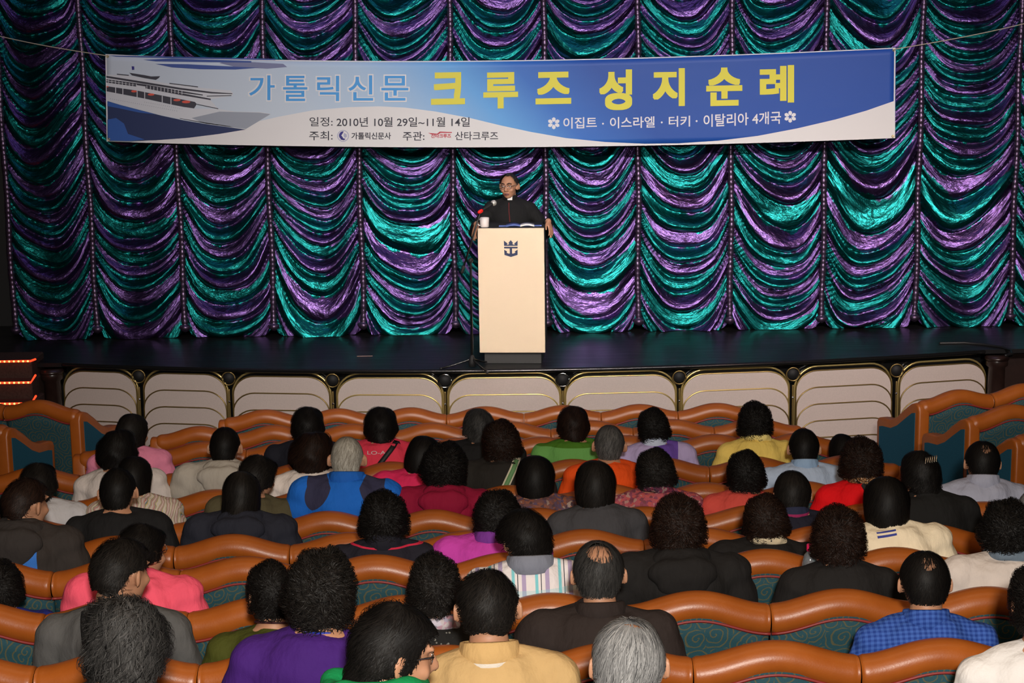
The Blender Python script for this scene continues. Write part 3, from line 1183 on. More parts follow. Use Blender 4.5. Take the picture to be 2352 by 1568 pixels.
ROLL = {(a, b): roll_mesh(a, b) for a in (0, 1) for b in (0, 1)}
g = G()
nu_, nv_ = 13, 9
fr, bk_ = [], []
for j in range(nv_):
    for i in range(nu_):
        u = i / (nu_ - 1)
        x = (u - 0.5) * (SW0 - 0.008)
        z0, z1 = 0.28, zc(u) - 0.03
        z = z0 + (z1 - z0) * j / (nv_ - 1)
        sl = 0.10 * (0.87 - z) / 0.6
        bul = 0.012 * math.sin(PI * u) ** 0.5 if 0 < u < 1 else 0
        bk_.append((x, sl - 0.040 - bul, z))
        fr.append((x, sl + 0.030 + bul, z))
N_ = nu_ * nv_
f = grid_faces(nu_, nv_) + [tuple(reversed([i + N_ for i in q])) for q in grid_faces(nu_, nv_)]
rim = [i for i in range(nu_)] + [j * nu_ + nu_ - 1 for j in range(1, nv_)] + [(nv_ - 1) * nu_ + i for i in range(nu_ - 2, -1, -1)] + [j * nu_ for j in range(nv_ - 2, 0, -1)]
f += [(b, a, a + N_, b + N_) for a, b in zip(rim, rim[1:] + rim[:1])]
g.add(bk_ + fr, f)
BACK = to_mesh(g, 'backrest', M['fabric'])
g = G().tube([((i / 24 - 0.5) * SW0, -0.052, zc(i / 24) - 0.042) for i in range(25)], 0.0058, 6, cap=False)
PIPE = to_mesh(g, 'piping', M['piping'])
CUSH = to_mesh(G().box((0, 0.34, 0.270), (SW0 - 0.05, 0.40, 0.11), 0.04), 'seat_cushion', M['fabric'])
BASE = to_mesh(G().box((0, 0.29, 0.105), (SW0 - 0.30, 0.22, 0.21), 0.02), 'base', M['black'])
ARM = to_mesh(G().box((-SW0 / 2, 0.27, 0.515), (0.040, 0.32, 0.035), 0.012).box((-SW0 / 2, 0.20, 0.38), (0.03, 0.12, 0.25), 0.01), 'armrest', M['leather'])


def end_outline(ins=0.0):
    raw = [(-0.055, 0.0), (-0.06, 0.86), (-0.04, 0.905), (0.0, 0.915), (0.06, 0.895), (0.15, 0.835), (0.24, 0.765), (0.33, 0.725), (0.44, 0.715), (0.50, 0.705), (0.515, 0.67), (0.50, 0.0)]
    if not ins:
        return raw
    return [(-0.005, 0.03), (-0.01, 0.845), (0.03, 0.835), (0.12, 0.775), (0.22, 0.705), (0.31, 0.665), (0.43, 0.655), (0.468, 0.645), (0.458, 0.03)]


def end_mesh(pts, x0, x1):
    n = len(pts)
    g = G()
    g.add([(x0, y, z) for y, z in pts] + [(x1, y, z) for y, z in pts],
          [tuple(range(n)), tuple(range(2 * n - 1, n - 1, -1))] + [(i, i + n, (i + 1) % n + n, (i + 1) % n) for i in range(n)])
    return g


ENDF = to_mesh(end_mesh(end_outline(), -0.045, 0.045), 'end_panel', M['leather'], False)
ENDI = to_mesh(end_mesh(end_outline(1), -0.050, 0.050), 'end_inset', M['blue_fabric'], False)
_o = bpy.data.objects.new('work', ENDF)
COL.objects.link(_o)
_m = _o.modifiers.new('b', 'BEVEL')
_m.width = 0.016
_m.segments = 3
_m.limit_method = 'ANGLE'
_m.angle_limit = math.radians(50)
ENDF = bpy.data.meshes.new_from_object(_o.evaluated_get(bpy.context.evaluated_depsgraph_get()))
ENDF.polygons.foreach_set('use_smooth', [True] * len(ENDF.polygons))
ENDF.set_sharp_from_angle(angle=math.radians(35))
bpy.data.objects.remove(_o)


def seat(loc, w, rotz, label, group, le=0, re=0):
    e = empty('theatre_seat', loc, label, 'seat', group, rotz)
    sx = (w - 0.0042) / SW0
    parts = [('headrest_roll', ROLL[(le, re)]), ('backrest', BACK), ('piping', PIPE), ('seat_cushion', CUSH), ('base', BASE), ('armrest', ARM)]
    for nm, me in parts:
        o = link(nm, me, e)
        o.scale = (sx, 1, 1)
    for flag, side in ((le, -1), (re, 1)):
        if flag:
            o = link('end_panel', ENDF, e)
            o.location = (side * (w / 2 + 0.03), 0, 0)
            link('end_inset', ENDI, o)
    return e


SEAM = {
    'A': [526, 692, 859, 1026, 1203, 1380, 1556, 1735],
    'B': [371, 545, 715, 899, 1083, 1265, 1453, 1639, 1828],
    'C': [195, 373, 567, 762, 955, 1142, 1338, 1542, 1740, 1925],
    'D': [-20, 183, 379, 587, 795, 1003, 1211, 1419, 1628, 1836, 2050],
    'E': [-40, 173, 384, 608, 833, 1057, 1282, 1507, 1732, 1955, 2165],
    'F': [-80, 159, 397, 633, 875, 1115, 1355, 1600, 1862, 2128, 2385],
    'G': [-135, 135, 402, 667, 939, 1208, 1478, 1748, 2005, 2271, 2540],
    'H': [-175, 122, 414, 712, 1011, 1309, 1608, 1906, 2205, 2500],
    'I': [-225, 103, 432, 766, 1099, 1433, 1767, 2101, 2435],
    'J': [-293, 82, 457, 834, 1212, 1589, 1972, 2355],
    'K': [-60, 370, 508, 938, 1297, 1727, 2180, 2610],
    'L': [40, 450, 655, 1065, 1240, 1650],
}
KEEP = {'K': [(508, 938), (938, 1297), (2180, 2610)], 'L': [(40, 450), (655, 1065), (1240, 1650)]}
NOTES = {}

# ------------------------------------------------------------------ people: shared shapes
HC = Vector((0, 0.155, 1.175))          # head centre in the seated figure
NP = Vector((0, 0.118, 1.095))          # neck pivot


def head_matrix(yaw, pitch, roll=0.0):
    return Matrix.Translation(NP) @ Matrix.Rotation(math.radians(yaw), 4, 'Z') @ Matrix.Rotation(math.radians(pitch), 4, 'X') @ Matrix.Rotation(math.radians(roll), 4, 'Y') @ Matrix.Translation(HC - NP)


def head_shapes(g, mtx, ears=True):
    h = G()
    h.ell((0, -0.008, 0.005), (0.075, 0.086, 0.086), nu=24, nv=16)
    h.ell((0, 0.026, -0.042), (0.064, 0.066, 0.080), nu=20, nv=14)
    h.ell((0, 0.040, -0.086), (0.044, 0.048, 0.036), nu=16, nv=10)
    h.ell((0, 0.066, -0.100), (0.024, 0.020, 0.018), nu=12, nv=8)
    for s in (-1, 1):
        h.ell((s * 0.038, 0.062, -0.040), (0.026, 0.024, 0.024), nu=12, nv=8)
        r = Matrix.Rotation(s * 0.62, 3, 'Z') @ Matrix.Rotation(-0.15, 3, 'X')
        ex = 0.088 if ears else 0.079
        r = r if ears else Matrix.Rotation(s * 0.1, 3, 'Z')
        h.ell((s * ex, -0.010, -0.018), (0.009, 0.023 if ears else 0.018, 0.034), r, nu=12, nv=10)
        h.ell((s * 0.077, 0.000, -0.040), (0.009, 0.010, 0.014), r, nu=10, nv=8)
        h.ell((s * 0.030, 0.074, 0.018), (0.026, 0.014, 0.009), nu=12, nv=8)
    h.tube([(0, 0.086, 0.004), (0, 0.100, -0.020), (0, 0.107, -0.036)], [0.009, 0.011, 0.013], 10)
    for s in (-1, 1):
        h.ell((s * 0.013, 0.094, -0.040), (0.009, 0.011, 0.008), nu=10, nv=8)
    h.ell((0, 0.083, -0.066), (0.026, 0.013, 0.008), nu=14, nv=8)
    h.ell((0, 0.080, -0.082), (0.023, 0.013, 0.008), nu=14, nv=8)
    h.xform(mtx)
    g.add(h.v, h.f)


def hand_shapes(g, wrist, fwd, up, side, curl=0.5, scale=1.0):
    """palm and five fingers; fwd = towards the finger tips, up = back of the hand, side = +1 when the thumb lies on the left of fwd"""
    fwd = Vector(fwd).normalized()
    up = Vector(up)
    up = (up - fwd * up.dot(fwd)).normalized()
    rt = fwd.cross(up).normalized() * side
    s = scale
    w = Vector(wrist)
    R = Matrix((rt, fwd, up)).transposed()
    g.ell(w + fwd * 0.048 * s, (0.040 * s, 0.054 * s, 0.016 * s), R, nu=16, nv=10)
    for k, (off, ln, rd) in enumerate(((-0.030, 0.070, 0.0088), (-0.010, 0.080, 0.0092), (0.010, 0.075, 0.0088), (0.029, 0.058, 0.0078))):
        p0 = w + fwd * (0.086 - 0.006 * abs(k - 1.2)) * s + rt * off * s
        sp = off * 1.8
        d1 = (fwd + rt * sp - up * 0.35 * curl).normalized()
        d2 = (fwd + rt * sp - up * 1.1 * curl).normalized()
        d3 = (fwd * 0.8 + rt * sp - up * 1.9 * curl).normalized()
        p1 = p0 + d1 * ln * 0.45 * s
        p2 = p1 + d2 * ln * 0.32 * s
        p3 = p2 + d3 * ln * 0.26 * s
        g.tube([w + fwd * 0.05 * s + rt * off * 0.8 * s, p0, p1, p2, p3], [rd * 1.1 * s, rd * 1.1 * s, rd * s, rd * 0.95 * s, rd * 0.8 * s], 8)
    t0 = w + fwd * 0.020 * s - rt * 0.026 * s
    t1 = t0 + (fwd * 0.7 - rt * 0.75 - up * 0.15).normalized() * 0.036 * s
    t2 = t1 + (fwd * 1.0 - rt * 0.40 - up * 0.35 * curl).normalized() * 0.030 * s
    t3 = t2 + (fwd * 1.0 - rt * 0.05 - up * 0.7 * curl).normalized() * 0.022 * s
    g.tube([t0, t1, t2, t3], [0.0145 * s, 0.0115 * s, 0.010 * s, 0.0085 * s], 8)


TORSO = [(0.44, 0.19, 0.150, 0.110), (0.52, 0.175, 0.165, 0.120), (0.64, 0.145, 0.154, 0.112), (0.78, 0.118, 0.158, 0.110), (0.91, 0.100, 0.184, 0.116),
         (1.00, 0.098, 0.196, 0.108), (1.045, 0.102, 0.170, 0.090), (1.078, 0.110, 0.112, 0.072), (1.105, 0.118, 0.066, 0.060)]


def torso_tube(g, ex=0.0, top=None, capk=1.0):
    rows = TORSO if top is None else TORSO[:top]
    g.tube([(0, y, z) for z, y, a, b in rows], [(a + ex, b + ex) for z, y, a, b in rows], 28, True, capk)


def arm_pts(s):
    return [Vector((s * 0.187, 0.100, 1.012)), Vector((s * 0.222, 0.112, 0.89)), Vector((s * 0.228, 0.150, 0.745)), Vector((s * 0.190, 0.27, 0.665)), Vector((s * 0.140, 0.385, 0.630))]


LOW = 0.050
MID = 0.018                              # how far the shoulders hang below the tallest sitting posture


def lower(g, low):
    if low:
        out = []
        for x, y, z in g.v:
            t = min(max((z - 0.72) / 0.24, 0), 1)
            out.append((x, y, z - low * t * t * (3 - 2 * t)))
        g.v = out
    return g


def body_mesh(yaw, pitch, roll=0.0, ears=True, low=False):
    g = G()
    torso_tube(g, 0.0, None, 0.4)
    for s in (-1, 1):
        g.ell((s * 0.187, 0.102, 1.007), (0.060, 0.060, 0.060))
        g.tube(arm_pts(s), [0.052, 0.046, 0.040, 0.036, 0.026], 14)
    lower(g, low)
    mtx = head_matrix(yaw, pitch, roll)
    base = mtx @ Vector((0, -0.020, -0.075))
    g.tube([Vector((0, 0.110, 1.01)), Vector((0, 0.116, 1.09)), base, mtx @ Vector((0, -0.01, -0.02))], [0.062, 0.057, 0.054, 0.054], 18)
    head_shapes(g, mtx, ears)
    for s in (-1, 1):
        hand_shapes(g, (s * 0.140, 0.385, 0.630), (-s * 0.25, 1, -0.12), (0, 0.2, 1), -s, 0.25)
        g.tube([(s * 0.085, 0.20, 0.50), (s * 0.10, 0.38, 0.515), (s * 0.11, 0.515, 0.50)], [0.088, 0.075, 0.058], 16)
        g.tube([(s * 0.11, 0.52, 0.49), (s * 0.11, 0.53, 0.34), (s * 0.11, 0.50, 0.09)], [0.056, 0.054, 0.036], 14)
        g.tube([(s * 0.11, 0.48, 0.045), (s * 0.115, 0.57, 0.045), (s * 0.12, 0.67, 0.030)], [(0.034, 0.040), (0.040, 0.036), (0.036, 0.024)], 12)
    return remesh(g, 'body', 0.0075, 6, 0.5)


POSES = {'straight': (0, -4), 'down': (0, -20), 'right': (-34, -8), 'left': (26, -6), 'far_right': (-72, -10), 'tilt': (-8, -10)}
BODY = {}


def get_body(pose, ears, low):
    if (pose, ears, low) not in BODY:
        BODY[(pose, ears, low)] = body_mesh(*POSES[pose], ears=ears, low=low)
    return BODY[(pose, ears, low)]


def wrinkle(me, amp, seed, freq=26):
    co, no = get_co(me), get_no(me)
    a = Field(seed, freq, 14, (1.0, 1.0, 0.55))(co)
    b = Field(seed + 1, freq * 2.2, 14, (0.8, 1, 1.2))(co)
    w = np.clip((co[:, 2] - 0.45) / 0.2, 0.3, 1)
    co = co + no * np.maximum((a * 0.7 + b * 0.3) * amp * w, -0.006)[:, None]
    set_co(me, co)
    return me


def shirt_mesh(ex, sleeve, seed, amp, collar_h=0.0, narrow=1.0, low=False):
    g = G()
    torso_tube(g, ex, 8, 0.12)
    g.tube([(0, 0.112, 1.06), (0, 0.118, 1.108 + collar_h)], [0.074 + ex * 0.4, 0.064 + ex * 0.25], 20, True, 0.12)
    for s in (-1, 1):
        g.ell((s * 0.187 * narrow, 0.102, 1.007), (0.064 + ex, 0.064 + ex * 0.8, 0.060 + ex * 0.8))
        # slope of the shoulder
        g.tube([(s * 0.05, 0.108, 1.056), (s * 0.175 * narrow, 0.102, 1.022)], [0.052 + ex * 0.5, 0.050 + ex * 0.6], 14)
        p = arm_pts(s)
        for q in p:
            q.x *= narrow if abs(q.x) < 0.2 else 1.0
        if sleeve == 'short':
            g.tube([p[0], p[0].lerp(p[1], 0.6), p[1].lerp(p[2], 0.25)], [0.056 + ex, 0.056 + ex, 0.058 + ex], 16)
        else:
            g.tube(p[:4] + [p[3].lerp(p[4], 0.9)], [0.055 + ex, 0.052 + ex, 0.047 + ex, 0.042 + ex * 0.8, 0.034 + ex * 0.7], 16)
    me = remesh(lower(g, low), 'clothing', 0.010, 5, 0.5)
    return wrinkle(me, amp, seed)


CUT = {
    'polo': (0.014, 'short', 11, 0.0055),
    'shirt': (0.015, 'long', 21, 0.0070),
    'knit': (0.018, 'long', 31, 0.0055, 0.0, 0.93),
    'turtle': (0.016, 'long', 41, 0.0045, 0.035, 0.94),
    'jacket': (0.030, 'long', 51, 0.0085, 0.012),
}
SHIRT, BVH = {}, {}


def get_shirt(kind):
    """kind with the suffix _low hangs from lower shoulders"""
    if kind not in SHIRT:
        base, low = kind.replace('_low', ''), kind.endswith('_low')
        me = shirt_mesh(*CUT[base], low=LOW if low else MID)
        SHIRT[kind] = me
        BVH[kind] = BVHTree.FromPolygons([v.co.copy() for v in me.vertices], [tuple(p.vertices) for p in me.polygons])
    return SHIRT[kind]


g = G()
for s in (-1, 1):
    g.tube([(s * 0.085, 0.20, 0.50), (s * 0.10, 0.38, 0.515), (s * 0.11, 0.52, 0.50)], [0.100, 0.086, 0.070], 16)
    g.tube([(s * 0.11, 0.525, 0.49), (s * 0.11, 0.535, 0.34), (s * 0.11, 0.505, 0.10)], [0.068, 0.066, 0.058], 14)
g.tube([(0, 0.19, 0.44), (0, 0.175, 0.54)], [(0.172, 0.13), (0.178, 0.134)], 24, True, 0.3)
TROUSERS = remesh(g, 'trousers', 0.014, 4)
g = G()
for k in range(2):
    pass
a_ = np.linspace(-0.75 * PI, 0.75 * PI, 15)
g.tube([(0.085 * math.sin(t), 0.105 - 0.075 * math.cos(t), 1.098 - 0.030 * (1 - math.cos(t)) / 2 - 0.015) for t in a_],
       [(0.028 + 0.020 * math.cos(t / 1.5), 0.030 + 0.022 * math.cos(t / 1.5)) for t in a_], 14)
g.ell((0, -0.008, 1.050), (0.135, 0.050, 0.066))
g.ell((0, -0.018, 1.025), (0.105, 0.046, 0.085))
g.ell((0, -0.014, 0.985), (0.060, 0.042, 0.080))
HOOD = wrinkle(remesh(g, 'hood', 0.009, 4), 0.006, 77, 34)
g = G()
a_ = np.linspace(0, 2 * PI, 29)
g.tube([(0.076 * math.sin(t), 0.118 - 0.070 * math.cos(t), 1.115 - 0.018 * (1 - math.cos(t))) for t in a_], [(0.022, 0.026)] * 29, 12)
SCARF = wrinkle(remesh(g, 'scarf', 0.007, 2), 0.006, 91, 60)


def collar_mesh(h=0.050, flare=0.026):
    v = []
    nseg = 36
    prof = [(0.0, -0.015), (0.001, h * 0.6), (0.005, h), (0.011, h * 0.95), (0.016, h * 0.45), (flare, -0.012), (flare - 0.004, -0.016)]
    for dr, dz in prof:
        for k in range(nseg):
            t = 2 * PI * k / nseg
            back = (1 + math.cos(t)) / 2
            r = 0.064 + dr * (0.8 + 0.4 * back)
            v.append((r * math.sin(t), 0.118 - r * 1.02 * math.cos(t), 1.092 - 0.030 * (1 - back) + dz * (0.75 + 0.35 * back)))
    g = G().add(v, grid_faces(nseg, len(prof), True))
    return to_mesh(g, 'collar', None)


COLLAR = collar_mesh()

# ------------------------------------------------------------------ hair


def sstep(a, b, x):
    t = np.clip((x - a) / (b - a), 0, 1)
    return t * t * (3 - 2 * t)


def hair_mesh(name, seed, A, B, C, zf, zs, zb, hold=0.0, tuck=0.1, bumps=(0, 0, 0), strands=1500, ln=0.06, wid=0.0032, lift=0.004, curl=0.0,
              turns=2.0, bald=None, yoff=-0.008, cap=(72, 34), swirl=0.25, rag=0.0, front=(0.75, 1.35), sparse=0.0, dspread=0.6, sweep=0.0):
    r = np.random.default_rng(seed)
    fl = Field(seed + 1, bumps[1] * 0.35 if bumps[1] else 10, 12)
    fh = Field(seed + 2, bumps[1] if bumps[1] else 10, 20)
    fe = Field(seed + 3, 40, 12)

    def edge(phi):
        p = np.abs((phi + PI) % (2 * PI) - PI)
        z = zf + (zs - zf) * sstep(front[0], front[1], p)
        return z + (zb - zs) * sstep(1.75, 2.5, p)

    def th_e(phi):
        z = edge(phi)
        if rag:
            z = z + rag * fe(np.stack([np.sin(phi) * 0.1, np.cos(phi) * 0.1, 0 * phi], -1))
        return np.where(z > 0, np.arccos(np.clip(z / C, -1, 1)), PI / 2 - z / C)

    def surf(phi, th):
        up = th < PI / 2
        z = np.where(up, C * np.cos(th), -(th - PI / 2) * C)
        el = np.sqrt(np.clip(1 - (z / 0.165) ** 2, 0.2, 1))
        strt = 1 - tuck * np.clip(-z / 0.14, 0, 1.5) ** 2
        rho = np.where(up, np.sin(th), el * (1 - hold) + strt * hold)
        p = np.stack([A * rho * np.sin(phi), B * rho * np.cos(phi) + yoff - sweep * np.clip((-z - 0.04) / 0.2, 0, 1.2), z], -1)
        nrm = np.stack([np.sin(phi) * rho / A, np.cos(phi) * rho / B, np.where(up, np.cos(th), -0.12) / C], -1)
        nrm /= np.linalg.norm(nrm, axis=-1, keepdims=True) + 1e-9
        d = np.maximum(bumps[0] * fl(p) + bumps[2] * fh(p), -0.007)
        return p + nrm * d[..., None], nrm

    nu, nv = cap
    ph = np.linspace(0, 2 * PI, nu, endpoint=False)[None, :].repeat(nv, 0)
    tt = np.linspace(0.02, 1, nv)[:, None].repeat(nu, 1)
    pts, _ = surf(ph, tt * th_e(ph))
    if bald is None:
        faces = grid_faces(nu, nv, True)
    else:
        faces = []
        ctr = np.array(bald[:3])
        pf = pts.reshape(-1, 3)
        ok = np.linalg.norm(pf - ctr, axis=1) > bald[3] * (1 + 0.12 * fe(pf))
        for q in grid_faces(nu, nv, True):
            if ok[list(q)].all():
                faces.append(q)
    v = [pts.reshape(-1, 3)]
    tone = [np.clip(0.35 + 0.25 * fe(pts.reshape(-1, 3) * 1.5), 0, 1)]
    nvtx = nu * nv
    if bald is None:
        top = pts[0].mean(0)
        v.append(top[None])
        tone.append(np.array([0.4]))
        faces += [(nvtx, (i + 1) % nu, i) for i in range(nu)]
        nvtx += 1
    K = 14 if curl else 6
    n = strands
    p0 = r.uniform(0, 2 * PI, n)
    lt = r.uniform(0.6, 1.2, n) * ln
    te = th_e(p0)
    t0 = np.sqrt(r.uniform(0.0004, 1, n)) * te
    if curl:
        t0 = np.arccos(1 - r.uniform(0, 1, n) * (1 - np.cos(np.minimum(te, 2.3))))
        t0 = np.minimum(t0, te)
    s = np.linspace(0, 1, K)[None, :]
    if curl:
        ang = (r.uniform(-PI, PI, n) * dspread)[:, None]
        th = t0[:, None] + np.cos(ang) * s * lt[:, None] / C
        pp = p0[:, None] + np.sin(ang) * s * lt[:, None] / (A * np.maximum(np.sin(np.minimum(t0, PI / 2)), 0.25))[:, None]
        th = np.clip(th, 0.01, None)
        th = np.minimum(th, th_e(pp) + 0.05)
    else:
        th = np.minimum(t0[:, None] + s * lt[:, None] / C, te[:, None] + r.uniform(-0.02, 0.10, n)[:, None])
        pp = p0[:, None] + swirl * r.normal(0.6, 0.5, n)[:, None] * s * lt[:, None] / 0.06
    pos, nrm = surf(pp, th)
    if curl:
        w = (2 * PI * turns * r.uniform(0.7, 1.3, n))[:, None] * s + r.uniform(0, 6.28, n)[:, None]
        tg = np.gradient(pos, axis=1)
        tg /= np.linalg.norm(tg, axis=-1, keepdims=True) + 1e-9
        bn = np.cross(tg, nrm)
        rc = (curl * r.uniform(0.6, 1.3, n))[:, None, None]
        pos = pos + nrm * (rc * (0.55 + np.cos(w)[..., None])) + bn * (rc * np.sin(w)[..., None])
    else:
        pos = pos + nrm * (0.0008 + lift * r.uniform(0.1, 1, n)[:, None] * np.sin(s * 2.2) ** 1)[..., None]
    if bald is not None:
        keep = np.linalg.norm(pos[:, 0] - ctr, axis=1) > bald[3] * r.uniform(0.55, 1.2, n)
        if sparse:
            keep |= r.uniform(0, 1, n) < sparse
        pos, nrm = pos[keep], nrm[keep]
        n = len(pos)
    tg = np.gradient(pos, axis=1)
    wd = np.cross(tg, nrm)
    wd /= np.linalg.norm(wd, axis=-1, keepdims=True) + 1e-9
    taper = (np.sin(np.clip(s * 0.92 + 0.06, 0, 1) * PI) ** 0.5)[..., None]
    wd = wd * taper * wid / 2 * r.uniform(0.6, 1.3, n)[:, None, None]
    sv = np.stack([pos - wd, pos + wd], 2).reshape(-1, 3)
    v.append(sv)
    tone.append(np.repeat(np.clip(r.normal(0.45, 0.22, n), 0, 1), K * 2))
    base = nvtx + np.arange(n)[:, None] * (K * 2) + np.arange(K - 1)[None, :] * 2
    q = np.stack([base, base + 1, base + 3, base + 2], -1).reshape(-1, 4)
    faces += q.tolist()
    me = bpy.data.meshes.new(name)
    me.from_pydata(np.concatenate(v).tolist(), [], faces)
    me.polygons.foreach_set('use_smooth', [True] * len(me.polygons))
    at = me.attributes.new('tone', 'FLOAT', 'POINT')
    at.data.foreach_set('value', np.concatenate(tone).astype(np.float32))
    return me


HAIR = {
    'perm_a': (hair_mesh('hair', 1, 0.103, 0.112, 0.117, 0.055, -0.062, -0.088, 0.7, 0.30, (0.008, 85, 0.005), 2850, 0.060, 0.0025, 0, 0.010, 0.9, cap=(110, 64)), 0.222),
    'perm_b': (hair_mesh('hair', 5, 0.098, 0.110, 0.114, 0.055, -0.058, -0.082, 0.65, 0.30, (0.006, 80, 0.004), 2660, 0.065, 0.0025, 0, 0.008, 0.8, cap=(110, 64)), 0.208),
    'perm_c': (hair_mesh('hair', 9, 0.106, 0.116, 0.118, 0.055, -0.075, -0.100, 0.8, 0.35, (0.010, 75, 0.007), 3040, 0.06, 0.0025, 0, 0.012, 1.0, cap=(110, 64)), 0.232),
    'perm_d': (hair_mesh('hair', 71, 0.104, 0.113, 0.116, 0.055, -0.070, -0.098, 0.75, 0.30, (0.010, 50, 0.012), 3610, 0.085, 0.0023, 0, 0.010, 0.8, cap=(110, 64), dspread=0.16), 0.224),
    'bob': (hair_mesh('hair', 13, 0.097, 0.110, 0.113, 0.055, -0.088, -0.095, 0.8, 0.30, (0.004, 60, 0.0015), 4180, 0.11, 0.0020, 0.007, rag=0.006), 0.200),
    'bob_wavy': (hair_mesh('hair', 17, 0.101, 0.112, 0.114, 0.055, -0.095, -0.108, 0.85, 0.22, (0.008, 70, 0.004), 3420, 0.10, 0.0025, 0.014, rag=0.012, swirl=0.5), 0.210),
    'long': (hair_mesh('hair', 21, 0.092, 0.106, 0.113, 0.055, -0.22, -0.255, 1.0, -0.02, (0.003, 45, 0.001), 4560, 0.20, 0.0020, 0.006, rag=0.014, sweep=0.15), 0.192),
    'short_a': (hair_mesh('hair', 25, 0.088, 0.102, 0.108, 0.055, 0.008, -0.068, 0.22, 0.1, (0.002, 60, 0.001), 4560, 0.050, 0.0018, 0.006, rag=0.004), 0.180),
    'short_b': (hair_mesh('hair', 29, 0.090, 0.104, 0.109, 0.055, 0.008, -0.064, 0.2, 0.1, (0.004, 65, 0.0025), 4180, 0.046, 0.0020, 0.011, rag=0.005, swirl=0.5), 0.186),
    'short_thick': (hair_mesh('hair', 33, 0.093, 0.107, 0.113, 0.055, -0.030, -0.080, 0.45, 0.25, (0.006, 70, 0.004), 4180, 0.055, 0.0022, 0.012, rag=0.008, swirl=0.5), 0.194),
    'thin_crown': (hair_mesh('hair', 37, 0.088, 0.101, 0.107, 0.055, 0.006, -0.066, 0.2, 0.1, (0.001, 60, 0.001), 4940, 0.045, 0.0017, 0.005, bald=(0.0, -0.066, 0.074, 0.024), sparse=0.30), 0.179),
    'bald_crown': (hair_mesh('hair', 41, 0.088, 0.101, 0.107, 0.055, 0.004, -0.068, 0.2, 0.1, (0.001, 60, 0.001), 5320, 0.04, 0.0014, 0.005, bald=(0.0, -0.060, 0.082, 0.040), sparse=0.10), 0.179),
    'comb_over': (hair_mesh('hair', 45, 0.090, 0.104, 0.109, 0.055, -0.010, -0.072, 0.3, 0.1, (0.003, 60, 0.0015), 5320, 0.085, 0.0020, 0.008, bald=(0.020, -0.010, 0.108, 0.034), sparse=0.45), 0.186),
}


def hair_mat(name, dark, lite, rough=0.55):
    t = NT(name)
    a = t.n('ShaderNodeAttribute')
    a.attribute_name = 'tone'
    ob = t.coord()
    nz = t.noise(t.mapping(ob, (60, 60, 14)), 1.0, 2)
    fac = t.math('MULTIPLY', a.outputs['Fac'], t.math('MULTIPLY_ADD', nz, 1.1, 0.4))
    t.p(t.mix(fac, dark, lite), rough, 0, 0.16)
    return t.m


HM = {
    'black': hair_mat('black_hair', (0.0025, 0.002, 0.002), (0.0095, 0.008, 0.007)),
    'soft_black': hair_mat('soft_black_hair', (0.003, 0.0026, 0.0024), (0.017, 0.014, 0.012)),
    'brown': hair_mat('brown_black_hair', (0.004, 0.0022, 0.0018), (0.026, 0.0115, 0.007)),
    'salt': hair_mat('salt_and_pepper_hair', (0.012, 0.012, 0.012), (0.15, 0.145, 0.14)),
    'grey': hair_mat('grey_hair', (0.045, 0.046, 0.048), (0.42, 0.42, 0.42)),
    'dark_grey': hair_mat('dark_grey_hair', (0.006, 0.006, 0.006), (0.060, 0.058, 0.056)),
    'wavy_dark': hair_mat('streaked_dark_hair', (0.003, 0.003, 0.003), (0.075, 0.072, 0.070)),
    'white': hair_mat('white_hair', (0.14, 0.12, 0.09), (0.60, 0.58, 0.52)),
}


def skin_mat():
    t = NT('skin')
    c = t.coord()
    nz = t.noise(c, 22, 4)
    t.p(t.mix(nz, (0.40, 0.190, 0.105), (0.52, 0.270, 0.165)), 0.5, 0, 0.35)
    t.b.inputs['Subsurface Weight'].default_value = 0.08
    t.b.inputs['Subsurface Radius'].default_value = (0.01, 0.004, 0.002)
    t.bump(t.noise(c, 160, 2), 0.08, 0.002)
    return t.m


M['skin'] = skin_mat()
CLOTH = {}


